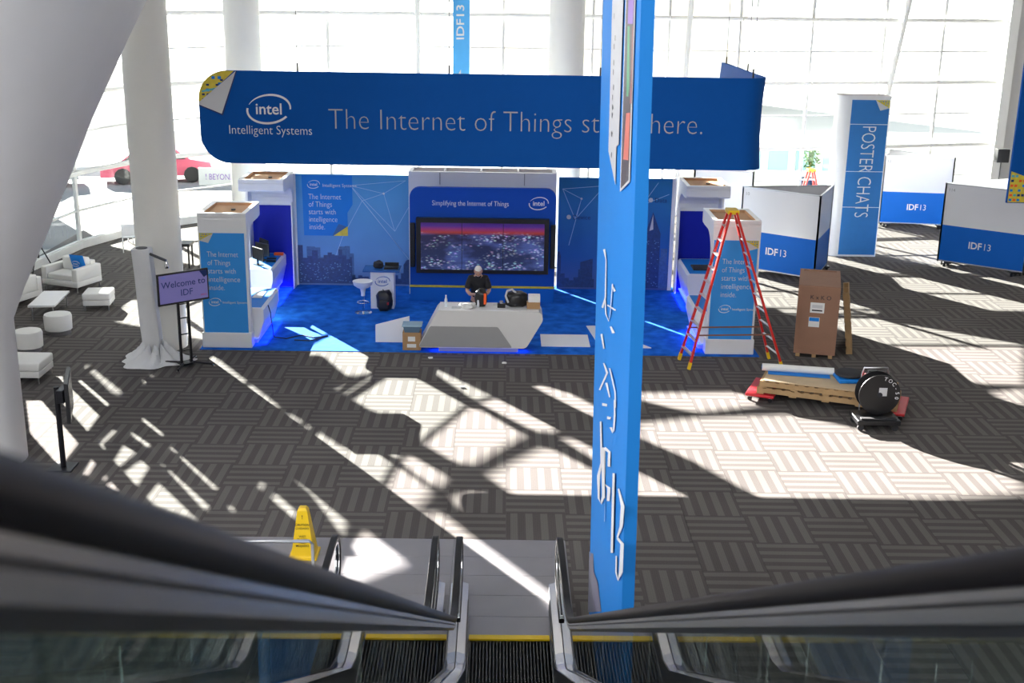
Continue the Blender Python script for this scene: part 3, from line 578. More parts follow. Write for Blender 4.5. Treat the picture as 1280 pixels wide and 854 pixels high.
# ================================================================= hanging signs
t = thing('hanging_sign', 'wide blue fabric sign hanging over the booth reading The Internet of Things starts here.', 'sign', (-.4, 25.9, 4.05))
def ring_skin(o1, th):
    path = [(-6.5 + .62 * (1 - cos(pi / 2 * i / 12)), 25.9) for i in range(12)] + [(-5.88 + i * .3, 25.9) for i in range(37)] + [(5.05 + .55 * sin(a), 26.45 - .55 * cos(a)) for a in [pi / 2 * k / 8 for k in range(9)]] + [(5.6, 26.9 + i * .42) for i in range(12)]
    mb = MB(); L = []; s_ = 0
    for i, p in enumerate(path):
        if i: s_ += math.dist(p, path[i - 1])
        R = .62; inset = 0
        if s_ < R: inset = R - sqrt(max(0, R * R - (R - s_) ** 2))
        se = 18.1 - s_; 
        zt, zb = 5.98 - inset, 4.03 + inset
        q = path[min(i + 1, len(path) - 1)]; r = path[max(i - 1, 0)]; d = Vector((q[0] - r[0], q[1] - r[1])).normalized(); n = Vector((d.y, -d.x))
        for k in range(7):
            h = k / 6; pin = .045 * (1 - (2 * h - 1) ** 2) * min(1, s_ / 2)
            z = zb + (zt - zb) * h
            for sd in (0, th): mb.v.append((p[0] - n.x * (sd + pin * (i > 47)), p[1] - n.y * (sd + pin * (i > 47)), z))
    m = len(path)
    V = lambda i, k, sd: (i * 7 + k) * 2 + sd
    for i in range(m - 1):
        for k in range(6):
            mb.f.append((V(i, k, 0), V(i + 1, k, 0), V(i + 1, k + 1, 0), V(i, k + 1, 0))); mb.f.append((V(i, k, 1), V(i, k + 1, 1), V(i + 1, k + 1, 1), V(i + 1, k, 1)))
        mb.f.append((V(i, 6, 0), V(i + 1, 6, 0), V(i + 1, 6, 1), V(i, 6, 1))); mb.f.append((V(i, 0, 0), V(i, 0, 1), V(i + 1, 0, 1), V(i + 1, 0, 0)))
    for k in range(6): mb.f.append((V(0, k, 0), V(0, k + 1, 0), V(0, k + 1, 1), V(0, k, 1))); mb.f.append((V(m - 1, k, 0), V(m - 1, k, 1), V(m - 1, k + 1, 1), V(m - 1, k + 1, 0)))
    return mb
t = ring_skin(0, .08).build('fabric_skin', BLUEFAB, t, True)
rp = Plane((0, 25.9, 0), (1, 0, 0), (0, 0, 1))
rp.text('The Internet of Things starts here.', -3.78, 4.79, .64, TXTD, t, thin=-.021, fit=7.97, off=.012)
rp.logo(-5.02, 5.19, .92, TXT, t, off=.012); rp.text('Intelligent Systems', -5.90, 4.66, .27, TXT, t, thin=-.010, fit=1.76, off=.012)
# corner: printed circuit pattern with turned paper
cpoly = [(-5.72, 5.975), (-5.9, 5.975)] + [(-5.88 - .62 * sin(a), 5.355 + .62 * cos(a)) for a in [pi / 2 * k / 8 for k in range(9)]] + [(-6.49, 5.29)]
rp.polys('corner_print', [cpoly], YELP, t, off=.010)
rp.polys('corner_print', [[(-6.42 + i * .1, 5.5 - j * .1), (-6.36 + i * .1, 5.5 - j * .1), (-6.36 + i * .1, 5.46 - j * .1), (-6.42 + i * .1, 5.46 - j * .1)] for i, j in ((0, 0), (1, 0), (0, 1), (1, -2), (3, -2), (4, -3), (5, -3), (4, -1))], NAVY, t, off=.0145)
rp.polys('corner_print', [[(-6.2 + i * .13, 5.86 - j * .13), (-6.13 + i * .13, 5.86 - j * .13), (-6.13 + i * .13, 5.8 - j * .13), (-6.2 + i * .13, 5.8 - j * .13)] for i, j in ((0, 0), (1, 0), (3, 0), (0, 2), (1, 1), (2, 1), (-1, 2), (-1, 3))], BLUEG, t, off=.013)
rp.polys('corner_print', [[(-6.42, 5.56), (-5.95, 5.66), (-5.95, 5.62), (-6.42, 5.52)]], TEALP, t, off=.0145)
rp.polys('corner_curl', [[(-5.68, 5.975), (-6.5, 5.31), (-6.5, 5.27), (-6.02, 5.08)]], PAPERC, t, off=.02)
rp.polys('curl_shadow', [[(-6.5, 5.27), (-6.02, 5.08), (-6.0, 5.04), (-6.5, 5.24)], [(-6.02, 5.08), (-5.68, 5.975), (-5.655, 5.975), (-6.0, 5.04)]], NAVY, t, off=.014)
t = t.parent
for x_, y_ in ((-4.4, 26.0), (-1.2, 26.0), (2.0, 26.0), (5.3, 26.3), (5.55, 28.2), (5.55, 31.0)):
    MB().tube([(x_, y_, 5.95), (x_, y_, 19)], .008, 6).build('cable', STEELD, t)
    MB().cyl((x_, y_, 5.95), .02, .2, 8).build('clamp', BLACK, t)
# tall narrow banner close to the escalator
BX = lambda z: 1.04 + (7.7 - z) * .0125
t = thing('hanging_banner', 'tall bright blue banner hanging edge-on beside the right handrail', 'banner', (1.1, 11.6, .3))
b = MB(); bz = [.3 + i * (12.7) / 20 for i in range(21)]; ys = [9.72 + (13.45 - 9.72) * j / 12 for j in range(13)]
Wv = lambda y: .005 * sin(y * 9.3) + .003 * sin(y * 19)
mm_ = len(ys)
for z in bz:
    for y in ys: b.v.append((BX(z) + Wv(y), y, z))
    for y in ys: b.v.append((BX(z) + .115, y, z))
for i in range(20):
    for j in range(mm_ - 1):
        a = i * 2 * mm_ + j; c = a + 2 * mm_; b.f.append((a, a + 1, c + 1, c)); b.f.append((a + mm_, c + mm_, c + mm_ + 1, a + mm_ + 1))
    for j in (0, mm_ - 1): a = i * 2 * mm_ + j; c = a + 2 * mm_; b.f.append((a, c, c + mm_, a + mm_))
for i in (0, 20):
    for j in range(mm_ - 1): a = i * 2 * mm_ + j; b.f.append((a, a + mm_, a + mm_ + 1, a + 1))
BANB = mat('bright banner cloth', (.02, .24, .72), .6, spec=.15, var=.05, scale=1)
b.build('banner_cloth', BANB, t, True)
def onban(q, off): return [(BX(z) + Wv(y) - off, y, z) for y, z in q]
def banpoly(name, q, m, off=.006):
    mb = MB(); P = onban(q, off); P2 = onban(q, off - .003); n = len(P); mb.add(P + P2, [tuple(range(n)), tuple(range(2 * n - 1, n - 1, -1))]); return mb.build(name, m, t)
def banribbons(name, RR, m, off=.012):
    mb = MB()
    for L_, R_ in RR:
        A = onban(L_, off); B_ = onban(R_, off)
        for i in range(len(A) - 1): mb.add([A[i], A[i + 1], B_[i + 1], B_[i]], [(0, 1, 2, 3)])
    return mb.build(name, m, t)
banribbons('lettering', STROKES, TXT)
banpoly('picture_strip', [(y, z + (0 if z < 7.6 else 4)) for y, z in STRIP], PAPERC, .011)
banpoly('picture_frame', [(y, z + (0 if z < 7.6 else 4)) for y, z in DEV], TXT, .011)
banpoly('picture', [(y, z + (0 if z < 7.6 else 4)) for y, z in DEVI], mat('picture brown', (.10, .08, .09), .5), .0135)
for q, m in zip(DC, (PURP, mat('picture green', (.1, .4, .2), .5), mat('picture rose', (.6, .2, .22), .5), mat('picture red', (.75, .2, .15), .5))): banpoly('picture', q, m, .016)
banpoly('picture', PHOTO, mat('picture mauve', (.22, .2, .28), .5), .011)
banribbons('small_lettering', [([(y, z), (y + .01, z - .05)], [(y + .05, z + .01), (y + .06, z - .04)]) for y, z in MARKS], BLACK, .0135)
MB().box(1.0, 1.14, 9.7, 13.5, 12.95, 13.05).build('top_bar', STEEL, t)
for y in (10, 13.2): MB().tube([(1.07, y, 13), (1.07, y, 19)], .008, 6).build('cable', STEELD, t)
# far hanging banner behind the big sign
t = thing('hanging_banner', 'slim light blue banner hanging behind the middle of the wide sign', 'banner', (-1.4, 37, 4.3))
MB().prism([(-1.58, 4.3), (-1.10, 4.3), (-1.10, 14), (-1.58, 14)], lambda u, v, s_: (u, s_ + (u + 1.35) * .9, v), 36.9, 37.0).build('banner_cloth', mat('sunlit banner cloth', (.08, .42, .85), .55), t)
fp = Plane((-1.58, 36.9 - .215, 0), (.48, .432, 0), (0, 0, 1))
fp.text('IDF13', .42, 6.2, .42, TXT, t, rot=pi / 2, thin=.015); fp.polys('picture', [[(.0, 4.6), (.3, 5.1), (.36, 5.25), (.36, 4.8), (.1, 4.35)]], PINK, t, off=.01); fp.polys('picture', [[(.04, 5.0), (.3, 5.35), (.3, 5.15), (.05, 4.8)]], PAPERC, t, off=.012)
for x_ in (-1.5, -1.2): MB().tube([(x_, 37, 14), (x_, 37, 19)], .008, 6).build('cable', STEELD, t)
# dark banner at right edge
t = thing('hanging_banner', 'dark blue hanging banner cut off by the right edge, circuit pattern at its foot', 'banner', (13.2, 30, 2.75))
MB().box(12.66, 14.6, 30, 30.08, 2.72, 13).build('banner_cloth', BLUEFAB, t)
rb = Plane((12.66, 30, 2.72), (1, 0, 0), (0, 0, 1)); rb.polys('corner_print', [[(.02, .02), (1.6, .02), (1.6, .25), (.02, .80)]], YELP, t, off=.005)
cols = [BLUEG, TEALP, NAVY, ORANGE]; bb = [[] for _ in cols]
for i in range(10):
    for j in range(6):
        X, Y = .04 + i * .1, .05 + j * .12
        if Y + .07 < .78 - X * .34 and random.random() < .7: bb[random.randrange(4)].append([(X, Y), (X + .07, Y), (X + .07, Y + .06), (X, Y + .06)])
for q, m in zip(bb, cols): rb.polys('corner_print', q, m, t, off=.008)
MB().tube([(13.2, 30.04, 13), (13.2, 30.04, 19)], .008, 6).build('cable', STEELD, t)
# ================================================================= booth
o = MB().box(-6.65, 5.68, 25.33, 31.62, 0, .014).build('booth_carpet', BLUECARPET); tag(o, 'rectangle of vivid blue carpet under the booth', 'carpet')
def kiosk(x0, x1, yo, dr, zt, side, label, graphic, curl='TL'):
    """upright wall with a roof shelf; yo outer face, dr = direction of roof, side = which x side is open"""
    t = thing('kiosk', label, 'kiosk', ((x0 + x1) / 2, yo, 0))
    D = 1.5; th = .20
    prof = [(0, .014), (0, zt - .08), (.02, zt - .03), (.06, zt - .02), (D - .02, zt - .02), (D, zt - .05), (D, zt - .2), (D - .03, zt - .24), (D - .25, zt - .26)]
    for k in range(9): a = pi / 2 * k / 8; prof.append((th + .55 - .55 * sin(a), zt - .26 - .55 + .55 * cos(a)))
    prof += [(th, .014)]
    MB().prism(prof, lambda u, v, s_: (s_, yo + dr * u, v), x0, x1).build('shell', WHITE, t)
    for (a, b_, c, d) in ((x0, x1, .0, .10), (x0, x1, D - .12, D), (x0, x0 + .10, .10, D - .12), (x1 - .10, x1, .10, D - .12)):
        ya, yb = sorted((yo + dr * c, yo + dr * d)); MB().box(a, b_, ya, yb, zt - .02, zt + .06).build('roof_rim', WHITE, t)
    ya, yb = sorted((yo + dr * .10, yo + dr * (D - .12))); MB().box(x0 + .10, x1 - .10, ya, yb, zt - .019, zt - .005).build('timber_tray', TIMB, t)
    for a, b_, c, d in ((x0 + .10, x1 - .10, yb - .012, yb), (x0 + .1, x0 + .112, ya, yb), (x1 - .112, x1 - .1, ya, yb)): MB().box(a, b_, c, d, zt - .02, zt + .05).build('tray_side', TIMB, t)
    MB().cyl(((x0 + x1) / 2 + .1, (ya + yb) / 2, zt - .005), .05, .03, 12).build('cable_hole', BLACK, t)
    ya, yb = sorted((yo + dr * th, yo + dr * (th + .01))); MB().box(x0 + .01, x1 - .01, ya, yb, .02, zt - .8).build('inner_panel', BLUEDK, t)
    return t
KF = 25.5
for nm, x0, x1, lab, cn in (('L', -6.58, -5.54, 'left front kiosk with light blue graphic beside the Welcome screen', 'TL'), ('R', 4.52, 5.55, 'right front kiosk with blue graphic behind the big red ladder', 'TR')):
    t = kiosk(x0, x1, KF, 1, 2.95, 1, lab, True)
    MB().rbox(x0 - .03, x1 + .02, KF - .05, KF + .25, .014, .36, .02).build('plinth_band', WHITE, t)
    t = MB().box(x0 + .03, x1 - .05, KF - .018, KF, .36, 2.58).build('graphic_panel', BLUEK, t)
    kp = Plane((x0 + .03, KF - .018, 0), (1, 0, 0), (0, 0, 1))
    for i, s_ in enumerate(('The Internet', 'of Things', 'starts with', 'intelligence', 'inside.')): kp.text(s_, .14 if nm == 'L' else .2, 2.06 - i * .185, .17, TXT, t, thin=-.010, fit=(.67, .49, .60, .68, .34)[i])
    kp.logo(.26 if nm == 'L' else .32, 1.05, .26, TXT, t); kp.text('Intelligent Systems', .42 if nm == 'L' else .48, 1.02, .075, TXT, t)
    kp.curl(0 if nm == 'L' else .96, 2.58, .30, t, cn)
    # desk attached inside
for x0, x1, lab in ((-6.62, -5.5, 'left rear kiosk unit with indigo inner wall and cantilevered roof'), (4.55, 5.65, 'right rear kiosk unit with indigo inner wall and cantilevered roof')):
    t = kiosk(x0, x1, 31.3, -1, 3.0, 1, lab, False)
    xo = x0 if x0 < 0 else x1; s_ = 1 if x0 < 0 else -1
    MB().box(min(xo, xo + s_ * .06), max(xo, xo + s_ * .06), 30.6, 31.1, .014, 2.74).build('side_post', WHITE, t)
    MB().box(x1 - .03 if x0 < 0 else x0, x1 if x0 < 0 else x0 + .03, 30.9, 31.12, .014, 2.3).build('white_edge', WHITE, t)
def desk(x0, x1, y0, y1, h, label, side):
    t = thing('desk', label, 'desk', ((x0 + x1) / 2, (y0 + y1) / 2, .014))
    s_ = side; xi = x1 if s_ > 0 else x0; xo = x0 if s_ > 0 else x1
    prof = [(xo, .16), (xi - s_ * .12, .16), (xi, h - .3), (xi, h - .05), (xi - s_ * .05, h), (xo, h)]
    MB().prism(prof, lambda u, v, q: (u, q, v), y0, y1).build('desk_body', WHITE, t)
    MB().box(min(xo, xi) + .1, max(xo, xi) - .18, y0 + .12, y1 - .1, .014, .16).build('plinth', GREYL, t)
    MB().box(min(xo, xi) + .05, max(xo, xi) - .15, y0 + .03, y1 - .04, .13, .155).build('light_strip', LED, t)
    MB().box(min(xo, xi) + .06, max(xo, xi) - .06, y0 + .06, y1 - .06, h, h + .006).build('desk_mat', BLUEG, t)
    arealight('desk_glow', ((x0 + x1) / 2 + s_ * .45, (y0 + y1) / 2, .12), .3, 14, (.05, .08, 1), (0, radians(35) * s_, 0), sy=y1 - y0)
    return t
desk(-6.35, -5.30, 25.75, 27.6, .85, 'low white desk joined behind the left front kiosk', 1)
desk(-6.55, -5.72, 29.1, 31.0, .95, 'white desk with monitors in the left rear kiosk', 1)
desk(4.6, 5.55, 29.2, 31.0, .95, 'white desk with blue top in the right rear kiosk', -1)
desk(4.3, 5.2, 25.75, 27.3, .9, 'white desk joined behind the right front kiosk, right of the ladder leg', -1)
def monitor(x, y, z, rz, label, w_=.5, h_=.32):
    t = thing('monitor', label, 'monitor'); MB().rbox(-w_ / 2, w_ / 2, -.02, .02, .12, .12 + h_, .008, 1).build('screen_case', BLACK, t)
    MB().box(-w_ / 2 + .02, w_ / 2 - .02, -.023, -.02, .14, .1 + h_).build('screen', mat('dark screen', (.01, .015, .03), .1), t)
    MB().box(-.03, .03, .0, .03, .01, .2).build('stand', BLACK, t); MB().box(-.12, .12, -.08, .08, 0, .012).build('foot', BLACK, t)
    t.location = (x, y, z); t.rotation_euler = (0, 0, rz); return t
monitor(-6.15, 29.55, .957, 2.3, 'black monitor nearest the front on the left rear desk')
monitor(-6.15, 30.1, .957, 2.5, 'black monitor in the middle of the left rear desk')
monitor(-6.2, 30.6, .957, 2.2, 'black monitor farthest back on the left rear desk')
monitor(-6.1, 27.1, .857, 1.9, 'black screen standing against the left front kiosk', .6, .45)
for i, (x, y) in enumerate(((-5.95, 30.25), (-5.9, 29.9), (-5.85, 30.7))):
    o = MB().rbox(x - .12, x + .12, y - .05, y + .05, .957, .985 + .02 * i, .005, 1).build('keyboard', BLACK if i < 2 else ORANGE); tag(o, ('black keyboard lying on the left rear desk', 'second black keyboard nearer the front edge of the left rear desk', 'small orange board lying on the left rear desk')[i], 'keyboard' if i < 2 else 'circuit board')
o = MB().rbox(-5.72, -5.5, 26.6, 27.2, .857, .875, .005, 1).build('laptop', OFFWHITE); tag(o, 'white sheet-like laptop lying on the left front desk', 'laptop')
o = MB().rbox(4.8, 5.3, 29.6, 30.1, .957, 1.0, .01, 1).build('black_box', DKGREY); tag(o, 'dark flat case lying on the right rear desk', 'case')
# cables on the left desk side and the carpet
o = MB().tube([(-5.28, 26.2, .8), (-5.25, 26.3, .6), (-5.29, 26.5, .45), (-5.24, 26.4, .25), (-5.2, 26.3, .03), (-4.9, 26.2, .025), (-4.6, 26.5, .025), (-4.3, 26.3, .025), (-4.0, 26.45, .025), (-4.35, 26.05, .025), (-4.7, 26.1, .025)], .012, 6).build('cable', BLACK); tag(o, 'thin black cable hanging off the left front desk onto blue carpet', 'cable')
# graphic walls
def skyline(P, name, base, polys, m, parent, off=.006): return P.polys(name, polys, m, parent, off=off)
def towers(x0, x1, hs, w_):
    out = []; x = x0; i = 0
    while x < x1 - .02:
        ww = w_ * (.6 + .8 * random.random()); h = hs[i % len(hs)] * (.85 + .3 * random.random()); out.append([(x, .06), (min(x + ww, x1), .06), (min(x + ww, x1), h), (x, h)]); x += ww; i += 1
    return out
CITYD = mat('printed tower navy', (.02, .06, .20), .5, var=.5, scale=14); CITYM = mat('printed tower blue', (.05, .14, .34), .5, var=.5, scale=18); NETL = mat('printed network line', (.42, .62, .86), .5)
t = thing('graphic_wall', 'pale blue graphic wall left of the television with printed towers and network lines', 'wall panel', (-3.95, 31.35, 0))
MB().box(-5.48, -2.48, 31.35, 31.43, .014, 2.98).build('panel', PRINTL, t); MB().box(-5.56, -5.46, 31.3, 31.45, .014, 2.99).box(-2.5, -2.44, 31.33, 31.45, .014, 2.98).build('edge_post', WHITE, t)
gp = Plane((-5.48, 31.35, 0), (1, 0, 0), (0, 0, 1))
gp.polys('printed_tower', towers(.12, 1.5, (.7, 1.05, .95, .85, .5), .17), CITYM, t); gp.polys('printed_tower', towers(.0, 1.3, (1.0, .8, .9), .12), CITYD, t, off=.009); gp.polys('printed_tower', towers(.9, 1.45, (.72, .66), .2), CITYD, t, off=.0115); gp.polys('printed_tower', towers(1.4, 3.0, (.28, .2, .34, .22), .1), CITYD, t); gp.polys('printed_tower', [[(2.82, .06), (3, .06), (3, .75), (2.9, .72), (2.82, .6)]], CITYD, t, off=.009)
def litwin(P, x0, x1, z1, t, n=60):
    rr = random.Random(5); P.polys('printed_window', [[(a, b), (a + .03, b), (a + .03, b + .018), (a, b + .018)] for a, b in [(x0 + (x1 - x0) * rr.random(), .1 + (z1 - .1) * rr.random() ** 1.3) for _ in range(n)]], CITYL, t, off=.0145)
CITYL = mat('printed lit window', (.12, .28, .52), .5)
litwin(gp, .05, 1.4, .62, t, 90)
def netlines(P, nodes_, edges, t, w_=.012):
    ps = []
    for a, b_ in edges:
        a, b_ = Vector(nodes_[a]), Vector(nodes_[b_]); d = (b_ - a).normalized(); n = Vector((-d.y, d.x)) * w_ / 2; ps.append([tuple(a + n), tuple(b_ + n), tuple(b_ - n), tuple(a - n)])
    P.polys('printed_network', ps, NETL, t, off=.006); P.polys('printed_node', [[(nodes_[k][0] + .03 * cos(a), nodes_[k][1] + .03 * sin(a)) for a in [pi * q / 4 for q in range(8)]] for k in (1,)], TXT, t, off=.009)
netlines(gp, [(1.45, 2.7), (2.32, 2.5), (1.75, 2.3), (2.9, 2.85), (2.6, 1.5), (1.2, 1.3), (3.0, .7), (1.0, .75), (3.0, 2.2)], [(0, 1), (0, 2), (2, 1), (1, 3), (0, 3), (1, 4), (2, 5), (2, 6), (0, 6), (5, 7), (4, 8), (0, 4)], t)
t = gp.polys('graphic_sheet', [[(.18, 2.96), (1.5, 2.96), (1.5, 2.2), (1.36, 1.98), (1.36, 1.36), (.2, 1.36)]], BLUEG, t, off=.012)
gp.logo(.49, 2.72, .32, TXT, t, off=.017); gp.text('Intelligent Systems', .72, 2.66, .12, TXT, t, off=.017, thin=-.005)
for i, s_ in enumerate(('The Internet', 'of Things', 'starts with', 'intelligence', 'inside.')): gp.text(s_, .34, 2.33 - i * .20, .205, TXT, t, thin=-.010, sx=.82, off=.017)
gp.polys('corner_print', [[(1.36, 1.36), (.98, 1.36), (1.36, 1.62)]], YELP, t, off=.017); gp.polys('corner_print', [[(1.1, 1.36), (.95, 1.36), (1.12, 1.68), (1.36, 1.6)]], mat('curl dark blue', (.02, .12, .34), .5), t, off=.015)
t = thing('graphic_wall', 'deeper blue graphic wall right of the television with a pointed tower print', 'wall panel', (2.95, 31.3, 0))
MB().box(1.43, 4.42, 31.3, 31.38, .014, 3.0).build('panel', PRINTR, t); MB().box(4.40, 4.50, 31.26, 31.4, .014, 3.0).build('edge_post', WHITE, t)
gq = Plane((1.43, 31.3, 0), (1, 0, 0), (0, 0, 1))
gq.polys('printed_tower', towers(.0, 1.0, (.3, .5, .35, .25), .12), CITYD, t); gq.polys('printed_tower', [[(0, .06), (.1, .06), (.1, .9), (.06, 1.05), (0, 1.0)], [(.62, .06), (.95, .06), (.95, .85), (.62, .75)], [(2.25, .06), (2.72, .06), (2.72, 1.55), (2.66, 1.7), (2.5, 2.12), (2.36, 1.7), (2.25, 1.55)]], CITYD, t, off=.009)
gq.polys('printed_tower', [[(2.42, 1.62), (2.5, 2.05), (2.52, 1.66)]], PAPERC, t, off=.012); gq.polys('printed_tower', towers(1.9, 2.98, (1.0, .7, .9, .8), .2), CITYM, t)
litwin(gq, 2.28, 2.68, 1.4, t, 40)
netlines(gq, [(.1, 2.7), (.6, 2.45), (.45, 1.9), (1.2, 2.8), (.3, 1.2), (2.2, 2.3), (2.9, 2.6), (2.6, 2.9)], [(0, 1), (1, 2), (2, 3), (0, 2), (1, 4), (5, 6), (5, 7), (0, 3), (3, 5)], t)
gq.text('Device', .38, 1.90, .17, NAVY, t, off=.01); gq.text('Data', 2.52, 2.38, .17, NAVY, t, off=.01)
gq.polys('printed_node', [[(x + .06 * cos(pi * q / 6), y + .06 * sin(pi * q / 6)) for q in range(12)] for x, y in ((.28, 1.96), (2.42, 2.44))], PAPERC, t, off=.012)
# television wall
t = thing('television_wall', 'royal blue television wall with rounded top and yellow base strip', 'display wall', (-.5, 29.9, 0))
X0, X1 = -2.37, 1.31; R = .25
poly = [(X0, .014), (X1, .014), (X1, 2.92 - R)] + [(X1 - R + R * cos(a), 2.92 - R + R * sin(a)) for a in [pi / 2 * k / 6 for k in range(1, 7)]] + [(X0 + R - R * sin(a), 2.92 - R + R * cos(a)) for a in [pi / 2 * k / 6 for k in range(7)]]
wf = MB().prism(poly, lambda u, v, s_: (u, s_, v), 29.9, 30.05).build('wall_face', TVBLUE, t)
MB().box(X0 - .01, X1 + .01, 29.87, 29.9, .36, .41).build('yellow_strip', YELP, t); MB().box(X0, X1, 29.86, 29.9, .014, .355).build('base_board', BLUEP, t)
tp_ = Plane((0, 29.9, 0), (1, 0, 0), (0, 0, 1)); tp_.text('Simplifying the Internet of Things', -1.81, 2.47, .18, TXT, wf, thin=-.002, fit=1.92); tp_.logo(.87, 2.55, .48, TXT, wf)
t = thing('video_wall', 'wide black-framed video wall showing a city at night', 'television', (-.5, 29.8, 1.46))
MB().box(-2.2, 1.14, 29.74, 29.9, .76, 2.17).build('frame', BLACK, t)
for k in range(3):
    w_ = 3.12 / 3; xa = -2.09 + k * w_; MB().box(xa + .006, xa + w_ - .006, 29.73, 29.741, .86, 2.06).build('screen', CITY, t)
for x, lab in ((-2.36, 'left'), (1.19, 'right')):
    o = MB().rbox(x, x + .12, 29.78, 29.9, .9, 2.02, .01, 1).build('loudspeaker', BLACK); tag(o, f'slim black upright loudspeaker at the {lab} end of the video wall', 'speaker')
t = thing('white_backwall', 'tall white partition behind the television wall with timber showing on top', 'partition', (-.55, 30.8, 0))
MB().box(-2.44, 1.33, 30.5, 30.62, .014, 3.22).build('panel', WHITE, t); MB().box(-2.44, -2.34, 30.62, 31.3, .014, 3.22).box(1.23, 1.33, 30.62, 31.2, .014, 3.22).box(-2.44, 1.33, 31.2, 31.3, .014, 3.22).build('panel', WHITE, t)
MB().box(-2.34, 1.23, 30.62, 31.2, 3.08, 3.12).build('timber_tray', TIMB, t)
for x in (-1.55, -.62, .33): MB().box(x, x + .05, 30.62, 31.2, 3.12, 3.235).build('divider', WHITE, t)
for x in (-1.65, .5): MB().box(x, x + .02, 30.49, 30.5, 2.9, 3.2).build('seam', GREYL, t)
# ----------------------------------------------------------------- counter
t = thing('counter', 'angular white counter with a grey inlay and blue glow beneath', 'counter', (-.45, 25.7, .014))
def rpoly(P, r, n=4):
    out = []
    for i, p in enumerate(P):
        a, b_ = Vector(P[i - 1]), Vector(P[(i + 1) % len(P)]); p = Vector(p); d1 = (a - p).normalized(); d2 = (b_ - p).normalized()
        for k in range(n + 1): f_ = k / n; q0 = p + d1 * r * (1 - f_); q1 = p + d2 * r * f_; out.append(tuple(q0 * (1 - f_) + q1 * f_))
    return out
cf = rpoly([(-1.85, .13), (.52, .13), (.90, .80), (.82, .97), (-1.42, .97)], .09)
def cfn(u, v, s_): return (u, s_, v)
MB().prism(cf, cfn, 25.3, 26.05).build('counter_body', COUNTER, t, True)
MB().prism(rpoly([(-1.83, .15), (.22, .15), (-.1, .62), (-1.58, .62)], .04), cfn, 25.285, 25.31).build('grey_inlay', GREYL, t)
MB().prism(rpoly([(-1.40, .972), (.80, .972), (.80, .982), (-1.40, .982)], .003, 1), cfn, 25.34, 26.02).build('counter_top', WHITE, t)
pl_ = MB().box(-1.4, .35, 25.42, 25.95, .014, .14).build('plinth', GREYL, t); MB().box(-1.5, .4, 25.40, 25.42, .10, .125).build('light_strip', LED, pl_)
gl = arealight('counter_glow', (-.5, 25.5, .11), 2.0, 12, (.05, .08, 1), (radians(-25), 0, 0), sy=.1)
def bottle(x, y, z, label, h=.22):
    t = thing('water_bottle', label, 'bottle', (x, y, z)); MB().lathe([(.03, 0), (.034, .02), (.034, h * .62), (.014, h * .82), (.014, h * .9)], (x, y, z), 12).build('bottle_body', mat('clear plastic', (.75, .8, .85), .15), t, True); MB().cyl((x, y, z + h * .9), .016, h * .1, 10).build('cap', OFFWHITE, t)
bottle(-1.25, 25.62, .982, 'clear water bottle at the left end of the white counter', .26); bottle(-.86 + .32, 25.6, .982, 'clear water bottle just left of the man on the counter', .24)
def lump(name, label, cat, x, y, z, sx, sy, sz, m, seed=0, amp=.16):
    rnd = random.Random(seed); bm = bmesh.new(); bmesh.ops.create_icosphere(bm, subdivisions=3, radius=1)
    ph = [rnd.random() * 6 for _ in range(6)]
    for v in bm.verts:
        c = v.co; k = 1 + amp * (sin(c.x * 4 + ph[0]) * sin(c.y * 5 + ph[1]) + .6 * sin(c.z * 7 + ph[2]) * sin(c.x * 8 + ph[3]))
        q = Vector((abs(c.x) ** .7 * (1 if c.x > 0 else -1), abs(c.y) ** .7 * (1 if c.y > 0 else -1), abs(c.z) ** .7 * (1 if c.z > 0 else -1))) * k
        v.co = Vector((x + q.x * sx, y + q.y * sy, max(z, z + sz + q.z * sz)))
    mb = MB(); bm.verts.index_update(); mb.add([v.co[:] for v in bm.verts], [[v.index for v in f.verts] for f in bm.faces]); bm.free()
    if cat is None: return mb
    o = mb.build(name, m, None, True); return tag(o, label, cat)
lump('crumpled_paper', 'crumpled white paper lying on the counter left of the man', 'paper', -.78, 25.5, .982, .15, .1, .06, OFFWHITE, 3, .3)
o = MB().box(-1.12, -.92, 25.45, 25.62, .982, .99).build('leaflet', PAPERC); tag(o, 'flat grey leaflet on the counter near the left bottle', 'leaflet')
o = MB().rbox(-.22, .03, 25.72, 25.84, .982, 1.0, .004, 1).build('booklet', OFFWHITE); tag(o, 'thin pale booklet on the counter right of the man', 'booklet')
t = thing('tote_bag', 'black and red drawstring bag standing open in front of the man', 'bag', (-.48, 25.7, .982))
lump('a', '', None, -.48, 25.68, .982, .14, .11, .2, BLACK, 5, .12).build('bag_body', BLACK, t, True); MB().rbox(-.42, -.36, 25.57, 25.6, 1.05, 1.3, .01).build('red_panel', ORANGE, t)
t = thing('camera_bag', 'large black soft bag on the counter with a pale strap', 'bag', (.3, 25.7, .982))
lump('a', '', None, .30, 25.72, .982, .24, .17, .17, BLACK, 8, .12).build('bag_body', BLACK, t, True); MB().tube([(.12, 25.6, 1.1), (.06, 25.58, 1.25), (.1, 25.62, 1.36), (.2, 25.66, 1.38), (.28, 25.7, 1.3)], .025, 6).build('strap', PAPERC, t, True)
t = thing('camera', 'small black camera on the counter left of the soft bag', 'camera', (-.03, 25.6, .982))
MB().rbox(-.12, .06, 25.55, 25.66, .982, 1.08, .012, 2).build('camera_body', BLACK, t); MB().cyl((-.03, 25.6, 1.08), .04, .05, 14).build('lens', mat('lens glass', (.3, .3, .34), .2), t)
